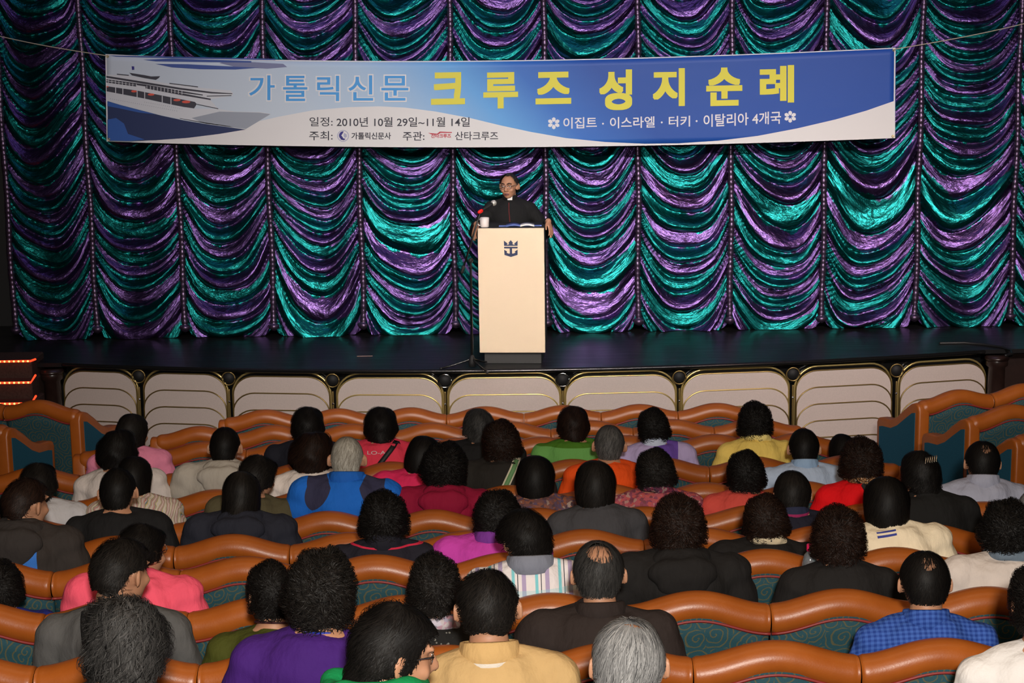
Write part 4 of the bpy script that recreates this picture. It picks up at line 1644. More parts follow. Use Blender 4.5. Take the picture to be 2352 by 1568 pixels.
def cloth(key, base, kind='plain', c2=(0, 0, 0), c3=(0, 0, 0), rough=0.85):
    if key in CLOTH:
        return CLOTH[key]
    t = NT(key + '_cloth')
    c = t.coord()
    s = t.sep(c)
    x, y, z = s[0], s[1], s[2]
    nz = t.noise(c, 9, 4)
    weave = t.noise(c, 240, 2)
    lo = tuple(a * 0.82 for a in base)
    hi = tuple(min(1, a * 1.15) for a in base)
    col = t.mix(nz, lo, hi)
    if kind == 'check':
        a = t.math('GREATER_THAN', t.math('SINE', t.math('MULTIPLY', x, 330)), 0.0)
        b = t.math('GREATER_THAN', t.math('SINE', t.math('MULTIPLY', t.math('ADD', z, t.math('MULTIPLY', y, 0.6)), 330)), 0.0)
        col = t.mix(t.math('MULTIPLY', t.math('ADD', a, b), 0.5), col, c2)
    elif kind == 'stripes':
        f = t.math('FRACT', t.math('MULTIPLY', x, 11.0))
        st = t.ramp(f, [(0.0, base), (0.17, base), (0.18, c2), (0.30, c2), (0.31, base), (0.42, (0.02, 0.025, 0.05)), (0.455, base), (0.60, base), (0.61, c3), (0.78, c3), (0.79, base)], 'CONSTANT')
        g2 = t.math('GREATER_THAN', t.math('FRACT', t.math('MULTIPLY', z, 9.0)), 0.82)
        col = t.mix(t.math('MULTIPLY', g2, 0.35), st, c2)
    elif kind == 'floral':
        vo = t.n('ShaderNodeTexVoronoi')
        t.link(c, vo.inputs['Vector'])
        vo.inputs['Scale'].default_value = 62
        rr = t.sep(vo.outputs['Color'])
        col = t.ramp(rr[0], [(0.0, base), (0.34, c2), (0.56, c3), (0.74, (0.03, 0.03, 0.05)), (0.88, (0.45, 0.36, 0.30))], 'CONSTANT')
        col = t.mix(nz, col, base)
    elif kind == 'marble':
        w = t.n('ShaderNodeTexWave')
        t.link(c, w.inputs['Vector'])
        w.inputs['Scale'].default_value = 9
        w.inputs['Distortion'].default_value = 9
        w.inputs['Detail'].default_value = 2
        col = t.ramp(w.outputs[1], [(0.0, base), (0.3, c2), (0.45, base), (0.62, c3), (0.78, (0.55, 0.42, 0.12)), (0.92, base)])
    elif kind == 'dots':
        vo = t.n('ShaderNodeTexVoronoi')
        t.link(c, vo.inputs['Vector'])
        vo.inputs['Scale'].default_value = 55
        col = t.mix(t.math('LESS_THAN', vo.outputs['Distance'], 0.22), col, c2)
    elif kind == 'side_panels':
        ax = t.math('ABSOLUTE', x)
        cxx = t.math('MULTIPLY_ADD', t.math('ABSOLUTE', t.math('SUBTRACT', z, 1.05)), 0.30, 0.130)
        d1 = t.math('DIVIDE', t.math('SUBTRACT', ax, cxx), 0.060)
        d2 = t.math('DIVIDE', t.math('SUBTRACT', z, 1.035), 0.10)
        e = t.math('ADD', t.math('POWER', t.math('ABSOLUTE', d1), 1.6), t.math('POWER', t.math('ABSOLUTE', d2), 2.0))
        col = t.mix(t.math('LESS_THAN', e, 1.0), col, c2)
    elif kind == 'piped':
        zz = t.math('ADD', z, t.math('MULTIPLY', t.math('POWER', x, 2.0), -0.25))
        a = t.math('LESS_THAN', t.math('ABSOLUTE', t.math('SUBTRACT', zz, 1.066)), 0.0034)
        col = t.mix(a, col, c2)
    elif kind == 'band':
        col = t.mix(t.math('LESS_THAN', z, 1.052), col, c2)
    elif kind == 'two_lines':
        zz = t.math('MULTIPLY_ADD', x, -0.12, z)
        a = t.math('LESS_THAN', t.math('ABSOLUTE', t.math('SUBTRACT', zz, 1.080)), 0.0026)
        b = t.math('LESS_THAN', t.math('ABSOLUTE', t.math('SUBTRACT', zz, 1.065)), 0.0045)
        m = t.math('LESS_THAN', t.math('ABSOLUTE', t.math('ADD', x, 0.034)), 0.042)
        col = t.mix(t.math('MULTIPLY', t.math('MAXIMUM', a, b), m), col, c2)
    elif kind == 'centre':
        w = t.math('MULTIPLY_ADD', t.math('SUBTRACT', z, 0.85), 0.10, 0.055)
        col = t.mix(t.math('LESS_THAN', t.math('ABSOLUTE', t.math('SUBTRACT', x, 0.065)), w), col, c2)
    elif kind == 'centre_low':
        m = t.math('LESS_THAN', t.math('ABSOLUTE', t.math('SUBTRACT', x, 0.035)), 0.072)
        col = t.mix(t.math('MULTIPLY', m, t.math('LESS_THAN', z, 1.055)), col, c2)
    elif kind == 'edge':
        col = t.mix(t.math('LESS_THAN', z, 1.089), col, c2)
    elif kind == 'neck':
        col = t.mix(t.math('LESS_THAN', t.math('ABSOLUTE', t.math('SUBTRACT', z, 1.100)), 0.008), col, c2)
    elif kind == 'back_blue':
        col = t.mix(t.math('GREATER_THAN', t.math('ABSOLUTE', t.math('SUBTRACT', x, 0.02)), 0.075), c2, col)
    t.p(col, rough, 0, 0.25)
    folds = t.noise(t.mapping(c, (16, 16, 6)), 1.0, 3, 0.5)
    t.bump(t.math('ADD', t.math('MULTIPLY', folds, 1.0), t.math('MULTIPLY', weave, 0.05)), 0.45, 0.035)
    CLOTH[key] = t.m
    return t.m


def strap(kind, a, b, width, mat, parent, name='strap', lift=0.004):
    """band lying over the back of the clothing from a to b, given as (x, z)"""
    tr = BVH[kind]
    L, R = [], []
    d = Vector((b[0] - a[0], 0, b[1] - a[1])).normalized()
    nrm = Vector((-d.z, 0, d.x)) * width / 2
    last = None
    for i in range(19):
        t = i / 18
        p = Vector((a[0] + (b[0] - a[0]) * t, -1, a[1] + (b[1] - a[1]) * t))
        out = []
        for s in (1, -1):
            q = p + nrm * s
            hit = tr.ray_cast(q, Vector((0, 1, 0)))[0]
            if hit is None:
                hit = tr.ray_cast(Vector((q.x, 0.06, 2.0)), Vector((0, 0, -1)))[0]
                if hit is None:
                    break
                hit = hit + Vector((0, 0, lift))
            else:
                hit = hit - Vector((0, lift, 0))
            out.append(hit)
        if len(out) == 2:
            L.append(out[0])
            R.append(out[1])
    n = len(L)
    off = Vector((0, -0.003, 0.001))
    v = L + R + [p + off for p in L] + [p + off for p in R]
    f = grid_faces(n, 2)
    f += [tuple(reversed([i + 2 * n for i in q])) for q in grid_faces(n, 2)]
    f += [(i, i + 2 * n, i + 1 + 2 * n, i + 1) for i in range(n - 1)] + [(i + n, i + n + 1, i + 3 * n + 1, i + 3 * n) for i in range(n - 1)]
    return mesh_obj(name, v, f, mat, parent)


def back_text(kind, txt, x0, x1, z0, z1, mat, parent):
    tc = bpy.data.curves.new('work', 'FONT')
    tc.body = txt
    to = bpy.data.objects.new('work', tc)
    COL.objects.link(to)
    dg = bpy.context.evaluated_depsgraph_get()
    me = bpy.data.meshes.new_from_object(to.evaluated_get(dg))
    xs_ = [q.co.x for q in me.vertices]
    ys_ = [q.co.y for q in me.vertices]
    v = []
    for q in me.vertices:
        x = x0 + (q.co.x - min(xs_)) / (max(xs_) - min(xs_)) * (x1 - x0)
        z = z0 + (q.co.y - min(ys_)) / (max(ys_) - min(ys_)) * (z1 - z0)
        hit = BVH[kind].ray_cast(Vector((x, -1, z)), Vector((0, 1, 0)))[0]
        v.append(hit - Vector((0, 0.003, 0)) if hit else Vector((x, 0, z)))
    mesh_obj('lettering', v, [tuple(p.vertices) for p in me.polygons], mat, parent, False)
    bpy.data.objects.remove(to)
    bpy.data.meshes.remove(me)


def person(row, bcx, hcx, top, hw, hair, hcol, pose, shirt, mat, label, extras=(), trousers=(0.012, 0.012, 0.014), group=None):
    low = LOW if row == 'J' or (row == 'K' and shirt != 'knit') else MID
    dlow = -low
    if low == LOW:
        shirt += '_low'
    Y = YROW[row] + 0.10 + (0.014 if shirt.startswith('jacket') else 0.0) + (0.020 if any(x[0] == 'hood' for x in extras) else 0.0)
    yh = Y + 0.150
    ph = pix(hcx, top, yh)
    hm, hwid = HAIR[hair]
    k = hw / px_per_m(ph) / min(max((ph.z - FLOOR[row]) / 1.30, 0.9), 1.1) / (hwid * 1.075)
    k = max(0.90, min(1.18, k))
    kz = max(0.935, 0.99 + (k - 1) * 0.6)
    s = (ph.z - FLOOR[row]) / (1.178 + 0.122 * kz)
    dz = 0.0
    if s > 1.10 or s < 0.90:
        s2 = min(max(s, 0.90), 1.10)
        dz = (s - s2) * 1.305
        s = s2
    bx = pix(bcx, top + hw * 1.2, Y + 0.1).x
    lean = max(-0.09, min(0.09, (ph.x - bx) * 0.8))
    e = empty('person', (ph.x - 1.2 * s * math.sin(lean), Y, FLOOR[row] + dz), label, 'person', group)
    e.rotation_euler = (0, lean, 0)
    e.scale = (s * (0.98 if shirt[:4] in ('knit', 'turt') else 1.02), min(s, 1.0), s)
    b = link('body', get_body(pose, hair in ('short_a', 'short_b', 'thin_crown', 'bald_crown', 'comb_over') or pose == 'far_right', low), e, M['skin'])
    c = link('clothing', get_shirt(shirt), e, mat)
    tr = link('trousers', TROUSERS, e, cloth('trousers_%d' % int(trousers[2] * 1000), trousers))
    h = link('hair', hm, e, HM[hcol])
    h.matrix_local = head_matrix(*POSES[pose]) @ Matrix.Diagonal((k, kz, kz, 1))
    for x in extras:
        if x[0] == 'collar':
            o = link('collar', COLLAR, e, x[1])
            k2 = x[2] if len(x) > 2 else 1.0
            o.scale = (k2, k2, 1)
            o.location = (0, 0.118 * (1 - k2), dlow)
        elif x[0] == 'cord':
            g = G().tube([(0.071 * math.sin(t), 0.118 - 0.066 * math.cos(t), x[2] + 0.062 + dlow - 0.020 * (1 - math.cos(t))) for t in np.linspace(0, 2 * PI, 25)], 0.0042, 6, cap=False)
            g.obj('neck_cord', x[1], e)
        elif x[0] == 'text':
            back_text(shirt, *x[1:], e)
        elif x[0] == 'hood':
            link('hood', HOOD, e, x[1]).location.z = dlow
        elif x[0] == 'scarf':
            o = link('scarf', SCARF, e, x[1])
            k2 = x[2] if len(x) > 2 else 1.0
            o.scale = (k2, k2, 1 + (k2 - 1) * 0.3)
            o.location = (0, 0.118 * (1 - k2), dlow + 1.1 * (1 - o.scale[2]))
        elif x[0] == 'strap':
            strap(shirt, x[1], x[2], x[3], x[4], e, x[5] if len(x) > 5 else 'strap', x[6] if len(x) > 6 else 0.004)
        elif x[0] == 'clip':
            g = G()
            hmx = head_matrix(*POSES[pose])
            for i in range(6):
                xx = -0.030 + 0.013 * i
                g.tube([hmx @ Vector((xx - 0.006, -0.098, 0.060)), hmx @ Vector((xx + 0.008, -0.088, 0.083))], 0.0035, 6)
            g.obj('hair_clip', M['chrome'], e)
        elif x[0] == 'glasses':
            hmx = head_matrix(*POSES[pose])
            g = G()
            for q in (-1, 1):
                g.tube([hmx @ Vector((q * 0.033 + 0.024 * math.cos(t), 0.090 - 0.006 * (1 + q * math.cos(t)), 0.0 + 0.018 * math.sin(t))) for t in np.linspace(0, 2 * PI, 17)], 0.0018, 6, cap=False)
                g.tube([hmx @ Vector((q * 0.058, 0.080, 0.004)), hmx @ Vector((q * 0.080, 0.04, 0.004)), hmx @ Vector((q * 0.086, -0.012, -0.004))], 0.002, 6)
            g.tube([hmx @ Vector((-0.010, 0.090, 0.003)), hmx @ Vector((0.010, 0.090, 0.003))], 0.0018, 6)
            g.obj('glasses', M['chrome'], e)
    NOTES[(row, round(bcx))] = label
    return e


def S(r, g, b, k=1.0):
    f = lambda c: (c / 255 / 12.92 if c / 255 <= 0.04045 else ((c / 255 + 0.055) / 1.055) ** 2.4)
    return (min(1, f(r) * k), min(1, f(g) * k), min(1, f(b) * k))


BLK = cloth('black', (0.010, 0.010, 0.011))
NAVY = cloth('dark_navy', (0.012, 0.013, 0.022))
GREYC = cloth('charcoal_grey', (0.045, 0.045, 0.047))
STRAPM = plain('black_strap', (0.008, 0.008, 0.009), 0.6)

# row D (nearest the stage with people)
person('D', 312, 291, 947, 74, 'bob', 'soft_black', 'right', 'shirt', cloth('pink', S(232, 140, 172)), 'woman in a pink jacket with long black hair looking right, front left')
person('D', 700, 707, 930, 76, 'short_thick', 'black', 'straight', 'polo', NAVY, 'person with short thick black hair in navy polo, in front of white-haired man', [('collar', NAVY)])
person('D', 885, 875, 930, 78, 'short_thick', 'black', 'straight', 'jacket', cloth('coral_red', S(225, 60, 85)), 'person in coral red jacket with black shoulder strap across the back',
       [('strap', (0.105, 1.105), (-0.045, 0.93), 0.030, STRAPM), ('text', 'LO-A', -0.080, 0.030, 1.030, 1.050, plain('white_print', (0.6, 0.55, 0.55), 0.7))])
person('D', 1095, 1106, 933, 74, 'short_thick', 'dark_grey', 'left', 'jacket', BLK, 'grey-haired person in black jacket under the lectern')
person('D', 1318, 1318, 928, 74, 'short_thick', 'brown', 'straight', 'polo', cloth('two_greens', S(70, 118, 30), 'band', S(105, 165, 85)), 'brown-haired person in a two-tone green shirt')
person('D', 1520, 1500, 935, 78, 'perm_b', 'black', 'straight', 'polo', cloth('lavender', S(185, 170, 215), 'centre', S(105, 75, 165)), 'person in lavender shirt with purple back panel and pale collar', [('collar', cloth('pale_blue_collar', S(200, 212, 235)))])
person('D', 1738, 1735, 925, 86, 'perm_a', 'black', 'straight', 'knit', cloth('yellow', S(240, 210, 110)), 'woman in pale yellow ruffled top with black permed hair', [('scarf', cloth('pale_yellow', S(245, 222, 140)))])
person('D', 1940, 1937, 990, 64, 'bob', 'black', 'down', 'knit', BLK, 'person slouched low, only the black hair showing, below the right skirt panels')

# row E
person('E', 305, 266, 985, 84, 'bob_wavy', 'black', 'straight', 'shirt', cloth('off_white', S(212, 204, 200)), 'person with bushy black hair in off-white shirt behind the pink jacket')
person('E', 510, 515, 975, 74, 'short_a', 'black', 'straight', 'jacket', cloth('heather_grey', S(178, 172, 162)), 'young man with cropped black hair in heather grey hooded top', [('hood', cloth('heather_grey', S(178, 172, 162)))])
person('E', 720, 716, 990, 92, 'bob_wavy', 'brown', 'straight', 'shirt', cloth('white_cotton', S(238, 228, 222)), 'person with long dark brown hair and white shirt beside the blue jacket')
person('E', 950, 962, 997, 82, 'bob', 'black', 'right', 'jacket', cloth('hot_pink', S(225, 45, 98)), 'woman in plain hot pink jacket with black bob')
person('E', 1165, 1150, 963, 96, 'perm_b', 'brown', 'straight', 'jacket', cloth('black_brown', (0.018, 0.016, 0.014)), 'woman in black jacket with green and cream striped strap over the shoulder',
       [('strap', (0.088, 1.10), (-0.02, 0.90), 0.040, plain('cream_strap', S(215, 210, 185), 0.7)), ('strap', (0.088, 1.10), (-0.02, 0.90), 0.024, plain('green_strap', S(95, 140, 90), 0.7), 'strap', 0.008)])
person('E', 1385, 1400, 970, 74, 'short_a', 'salt', 'straight', 'shirt', cloth('orange', S(232, 82, 22)), 'man with short greying hair in bright orange shirt', )
person('E', 1843, 1847, 978, 74, 'short_a', 'black', 'straight', 'polo', cloth('light_blue', S(176, 194, 220)), 'black-haired man in light blue polo shirt with dark-lined collar', [('collar', cloth('sky_collar', S(150, 180, 215)))])

# row F
person('F', 118, 88, 1057, 84, 'short_thick', 'soft_black', 'straight', 'shirt', cloth('pale_grey', S(195, 195, 200)), 'person with thick black hair and pale grey shirt at the left edge')
person('F', 310, 306, 1045, 80, 'bob', 'black', 'straight', 'shirt', cloth('marbled', S(200, 190, 180), 'marble', S(170, 95, 90), S(90, 110, 125)), 'person in marbled red and yellow print top, head hidden behind short-haired man')
person('F', 537, 582, 1037, 90, 'short_thick', 'soft_black', 'right', 'knit', cloth('olive_grey', S(82, 76, 54)), 'person in olive grey top with one ear showing, looking right')
person('F', 789, 796, 997, 76, 'short_a', 'white', 'straight', 'jacket', cloth('bright_blue', S(28, 105, 205), 'side_panels', S(52, 52, 78)), 'white-haired man in bright blue jacket with dark side panels', [('collar', cloth('bright_blue_collar', S(30, 100, 195)), 1.15)])
person('F', 1015, 1020, 1022, 112, 'perm_c', 'black', 'straight', 'jacket', cloth('wine_red', S(140, 15, 52)), 'woman with big black curls in wine red hooded jacket', [('hood', cloth('wine_red', S(140, 15, 52)))])
person('F', 1250, 1229, 1043, 92, 'bob', 'black', 'straight', 'shirt', cloth('tapestry', S(110, 75, 75), 'floral', S(150, 90, 60), S(80, 75, 110)), 'woman with smooth black bob in brown tapestry print top')
person('F', 1503, 1505, 1028, 98, 'perm_b', 'soft_black', 'straight', 'shirt', cloth('pink_print', S(175, 85, 95), 'floral', S(195, 90, 80), S(95, 55, 90)), 'woman in pink flowered top with plum neck band, curly hair',
       [('scarf', cloth('plum_print', S(95, 45, 70), 'floral', S(150, 60, 80), S(60, 35, 60)))])
person('F', 1690, 1713, 1032, 98, 'perm_b', 'black', 'straight', 'knit', cloth('salmon', S(205, 78, 68)), 'woman in salmon red top with round black perm')
person('F', 1965, 1980, 1007, 106, 'perm_a', 'brown', 'straight', 'knit', cloth('scarlet', S(225, 12, 22)), 'woman in scarlet top with black bag strap across the back', [('strap', (-0.01, 1.09), (0.10, 0.92), 0.036, STRAPM), ('scarf', cloth('tan_print', S(170, 125, 85), 'dots', S(220, 200, 180)))])
person('F', 2240, 2258, 1005, 82, 'thin_crown', 'black', 'straight', 'shirt', cloth('grey_blue', S(168, 172, 192)), 'man with thinning crown in grey-blue shirt at the right', [('collar', cloth('grey_blue', S(168, 172, 192)), 1.08)])

# row G
person('G', 75, 36, 1108, 82, 'short_a', 'black', 'straight', 'shirt', cloth('beige_print', S(190, 180, 165), 'marble', S(150, 150, 155), S(170, 160, 150)), 'person in beige patterned shirt mostly hidden at the left edge')
person('G', 287, 268, 1068, 88, 'short_a', 'black', 'straight', 'polo', BLK, 'man in black T-shirt with neat short black hair, left block')
person('G', 560, 553, 1075, 96, 'long', 'soft_black', 'straight', 'jacket', cloth('ink_blue', (0.018, 0.020, 0.032)), 'woman with long straight black hair over dark blue hooded top', [('hood', cloth('ink_blue', (0.018, 0.020, 0.032)))])
person('G', 1385, 1367, 1055, 102, 'bob', 'soft_black', 'straight', 'turtle', cloth('slate_grey', S(66, 66, 70)), 'woman with plain black bob in slate grey high-necked sweater')
person('G', 1825, 1820, 1073, 92, 'short_a', 'soft_black', 'straight', 'polo', cloth('midnight', (0.012, 0.012, 0.024)), 'man in midnight blue polo with pink and violet collar', [('collar', cloth('pink_collar', S(40, 45, 70), 'neck', S(150, 40, 90)))])
person('G', 2155, 2123, 1028, 90, 'short_thick', 'black', 'left', 'turtle', cloth('jet', (0.009, 0.009, 0.009)), 'woman in black top with a shiny hair clip', [('clip',)])
person('G', 2395, 2378, 1118, 84, 'short_a', 'grey', 'straight', 'shirt', cloth('grey_shirt', S(120, 118, 115)), 'grey-haired person cut off by the right edge')

# row H
person('H', 40, 42, 1088, 98, 'short_b', 'brown', 'right', 'jacket', cloth('grey_and_blue', S(52, 47, 45), 'centre_low', S(55, 115, 200)), 'man looking right in dark grey hooded jacket with blue back panel', [('hood', cloth('dark_taupe', S(50, 46, 45)))])
person('H', 878, 881, 1130, 118, 'perm_a', 'black', 'straight', 'polo', cloth('navy_red_piping', (0.014, 0.013, 0.022), 'piped', S(200, 40, 70)), 'woman with round black perm in navy polo with red piping', [('collar', cloth('navy_collar', (0.012, 0.012, 0.02)), 1.1)])
person('H', 1128, 1132, 1122, 108, 'perm_b', 'black', 'right', 'jacket', cloth('orchid', S(195, 65, 170)), 'woman in orchid pink jacket with black perm', [('collar', cloth('violet_collar', S(120, 55, 150)), 1.15)])
person('H', 1755, 1758, 1132, 110, 'perm_b', 'brown', 'straight', 'jacket', cloth('black_coat', (0.010, 0.009, 0.009)), 'woman in black coat with small cream scarf', [('scarf', cloth('cream_black_scarf', S(205, 190, 160), 'dots', (0.02, 0.02, 0.02)))])
person('H', 2085, 2037, 1090, 108, 'bob', 'black', 'straight', 'jacket', cloth('cream_jacket', S(240, 225, 195), 'two_lines', S(60, 70, 150)), 'woman with smooth black bob in cream jacket with two blue stripes')

# row I
person('I', 45, 0, 1282, 96, 'perm_b', 'black', 'straight', 'knit', cloth('royal_blue', S(32, 42, 120), 'dots', (0.012, 0.014, 0.05)), 'person in dark royal blue top cut off by the left edge')
person('I', 305, 310, 1196, 96, 'short_thick', 'black', 'right', 'jacket', cloth('rose_pink', S(240, 90, 115)), 'person in rose pink jacket hidden behind grey-shirted man', [('glasses',)])
person('I', 1235, 1214, 1157, 124, 'short_b', 'black', 'left', 'polo', cloth('plaid', S(232, 226, 228), 'stripes', S(130, 205, 215), S(175, 160, 195)), 'man in white, turquoise and lilac plaid shirt with grey collar', [('collar', cloth('grey_collar', S(130, 135, 150)), 1.2)])
person('I', 1574, 1559, 1140, 130, 'perm_a', 'brown', 'straight', 'jacket', cloth('black_hooded', (0.011, 0.010, 0.010)), 'woman with large dark brown perm in black hooded jacket', [('hood', cloth('black_hooded', (0.011, 0.010, 0.010)))])
person('I', 1930, 1927, 1165, 134, 'perm_a', 'brown', 'straight', 'turtle', cloth('black_turtle', (0.012, 0.011, 0.011)), 'woman with bushy dark perm in black turtleneck')
person('I', 2300, 2316, 1155, 104, 'perm_c', 'black', 'straight', 'jacket', cloth('stone_white', S(205, 195, 188)), 'woman with black perm in stone white jacket at the right edge', [('scarf', cloth('blue_grey_scarf', S(105, 120, 135)))])

# row J
person('J', 268, 256, 1224, 134, 'short_b', 'soft_black', 'right', 'polo', cloth('ash_grey', S(84, 84, 84)), 'man in ash grey T-shirt with black shoulder strap, ears showing', [('strap', (-0.085, 1.07), (-0.055, 0.92), 0.030, STRAPM)])
person('J', 605, 630, 1285, 124, 'perm_b', 'black', 'left', 'knit', cloth('olive_green', S(66, 70, 20)), 'woman in olive green top with black cord round the neck', [('cord', plain('dark_cord', (0.04, 0.008, 0.012), 0.6), 1.075)])
person('J', 1005, 997, 1275, 134, 'perm_a', 'soft_black', 'straight', 'knit', cloth('black_dotted', (0.010, 0.010, 0.010), 'dots', S(110, 110, 105)), 'woman in black dotted top with flowered white scarf', [('scarf', cloth('flower_scarf', S(190, 185, 200), 'floral', S(160, 60, 80), S(110, 100, 130)))])
person('J', 1388, 1374, 1232, 126, 'bald_crown', 'dark_grey', 'straight', 'jacket', cloth('brown_black', S(44, 36, 34)), 'man with large bald crown in brown-black jacket', [('collar', cloth('brown_black', S(44, 36, 34)), 1.15)])
person('J', 2124, 2125, 1255, 118, 'thin_crown', 'black', 'straight', 'shirt', cloth('blue_check', S(32, 62, 140), 'check', S(62, 98, 178)), 'man in blue checked shirt with thinning short hair', [('collar', cloth('blue_check', S(32, 62, 140), 'check', S(62, 98, 178)), 1.08)])

# rows K and L (nearest the camera)
person('K', 690, 734, 1272, 166, 'perm_c', 'soft_black', 'straight', 'knit', cloth('deep_purple', S(62, 26, 108)), 'woman in deep purple sweater with very large black perm', [('cord', plain('blue_lanyard', S(40, 60, 170), 0.6), 1.048)])
person('K', 1145, 1118, 1297, 146, 'short_b', 'soft_black', 'straight', 'polo', cloth('beige', S(196, 163, 112)), 'man in beige polo shirt with white-edged collar, both ears showing', [('collar', cloth('beige_collar', S(205, 168, 112), 'edge', S(230, 222, 210)), 1.12)])
person('K', 2420, 2394, 1290, 150, 'perm_b', 'black', 'straight', 'shirt', cloth('bright_white', S(225, 222, 220)), 'person in white shirt with black hair cut off at the right bottom corner')
person('L', 260, 282, 1366, 200, 'perm_d', 'wavy_dark', 'straight', 'knit', cloth('dark_brown', S(50, 42, 38)), 'person with wavy greying dark hair closest to the camera at left')
person('L', 850, 862, 1368, 190, 'short_thick', 'black', 'far_right', 'knit', cloth('steel_blue', S(70, 100, 150)), 'woman turned right with glasses, green scarf and dark bob', [('scarf', cloth('emerald', S(12, 135, 75)), 1.45), ('glasses',)])
person('L', 1440, 1445, 1410, 172, 'comb_over', 'grey', 'straight', 'polo', cloth('dull_grey', S(110, 108, 105)), 'man with silver combed-over hair closest to the camera')

# ------------------------------------------------------------------ the seats themselves
ROWNAME = {r: ORD[i] for i, r in enumerate(ROWS)}
for r in ROWS:
    sm = SEAM[r]
    pairs = KEEP.get(r) or list(zip(sm[:-1], sm[1:]))
    for j, (a, b) in enumerate(pairs):
        ys_ = SEAM_AT.get(r, (1176, 1620 if r == 'K' else 1760))[1]
        xa, xb = pix(a, ys_, YROW[r]).x, pix(b, ys_, YROW[r]).x
        le = 1 if (j == 0 and r in 'ABC') else 0
        re = 1 if (j == len(pairs) - 1 and r in 'ABCD') else 0
        occ = [(t, q) for (rr, q), t in NOTES.items() if rr == r and a <= q < b]
        if occ:
            t = occ[0][0]
            t = ' '.join(t.replace(',', ' ').split()[:9])
            lab = 'orange leather-topped theatre seat holding the ' + t
        else:
            lab = 'empty orange leather-topped theatre seat, %s row from the stage, %s from the left' % (ROWNAME[r], ORD[j])
        seat(((xa + xb) / 2, YROW[r], FLOOR[r]), xb - xa, 0, lab, '%s row of theatre seats from the stage' % ROWNAME[r], le, re)

for nm, side, ang, corners in (('right', 1, math.radians(19), (('A', 2108, 938, 4), ('B', 2222, 975, 3), ('C', 2330, 1020, 2))),
                               ('left', -1, math.radians(-17), (('A', 186, 958, 4), ('B', 20, 995, 2)))):
    for ri, (r, px, py, n) in enumerate(corners):
        c = pix(px, py, YROW[r] + 0.02)
        d = Vector((math.cos(ang), math.sin(ang), 0)) * side
        fl = c.z + 0.0 - 0.872
        for j in range(n):
            q = Vector((c.x, YROW[r] + 0.02, 0)) + d * (SW0 * (j + 0.5) + 0.05)
            if abs(q.x) + 0.3 > XW:
                break
            seat((q.x, q.y, max(fl, F0)), SW0, ang, 'orange leather-topped seat of the angled %s side bank, %s row, %s from its aisle' % (nm, ORD[ri], ORD[j]),
                 'angled side bank on the %s' % nm, 1 if (j == 0 and side > 0) else 0, 1 if (j == 0 and side < 0) else 0)

# water bottle standing between the seats
p = pix(1861, 1275, YROW['I'] + 0.30)
bt = empty('water_bottle', (p.x, YROW['I'] + 0.30, p.z - 0.085), 'clear water bottle with pink cap beside the bushy-haired woman in black turtleneck', 'bottle')
t = NT('clear_plastic')
t.p((0.75, 0.80, 0.85), 0.08)
t.b.inputs['Transmission Weight'].default_value = 0.85
G().lathe([(0.0, -0.10), (0.030, -0.10), (0.032, -0.08), (0.031, 0.0), (0.032, 0.05), (0.024, 0.085), (0.013, 0.10), (0.013, 0.108)], seg=20).obj('bottle_body', t.m, bt)
G().lathe([(0.0145, 0.104), (0.015, 0.108), (0.015, 0.128), (0.013, 0.131), (0.0, 0.131)], seg=18).obj('cap', plain('pink_plastic', S(230, 40, 100), 0.4), bt)

# ------------------------------------------------------------------ the speaker behind the lectern
YP = 15.16
ph = pix(1163, 393, YP - 0.05)
hgt = ph.z - STAGE_Z
sp = hgt / 1.70
px0 = pix(1172, 480, YP).x
pr = empty('person', (px0, YP, STAGE_Z), 'priest in black clerical shirt and glasses speaking behind the lectern', 'person', None, PI)
pr.scale = (sp, sp, sp)
lt = (STAGE_Z + LH - STAGE_Z) / sp       # lectern top in figure units
hx = (LW / 2 + 0.030) / sp
fx = (lx0 - px0) / sp                    # lectern centre, seen from the figure (x flips)
HS = Vector((0.010, 0.030, 1.570))
HMX = Matrix.Translation(HS) @ Matrix.Rotation(math.radians(-17), 4, 'Z') @ Matrix.Rotation(math.radians(-4), 4, 'X') @ Matrix.Rotation(math.radians(3), 4, 'Y')
g = G()
ST = [(0.84, 0.0, 0.155, 0.105), (0.92, 0.0, 0.168, 0.112), (1.02, 0.012, 0.156, 0.112), (1.14, 0.012, 0.160, 0.112), (1.26, 0.005, 0.178, 0.115), (1.34, 0.0, 0.185, 0.104), (1.385, 0.0, 0.150, 0.086), (1.42, 0.0, 0.098, 0.068), (1.445, 0.002, 0.064, 0.060)]
g.tube([(0, y, z) for z, y, a, b in ST], [(a, b) for z, y, a, b in ST], 28)
g.tube([(0, 0.0, 1.40), (0.003, 0.006, 1.45), HMX @ Vector((0, -0.018, -0.07)), HMX @ Vector((0, -0.01, 0))], [0.062, 0.057, 0.054, 0.055], 18)
head_shapes(g, HMX)
yl = (YP - (YL + 0.20)) / sp
arms = {}
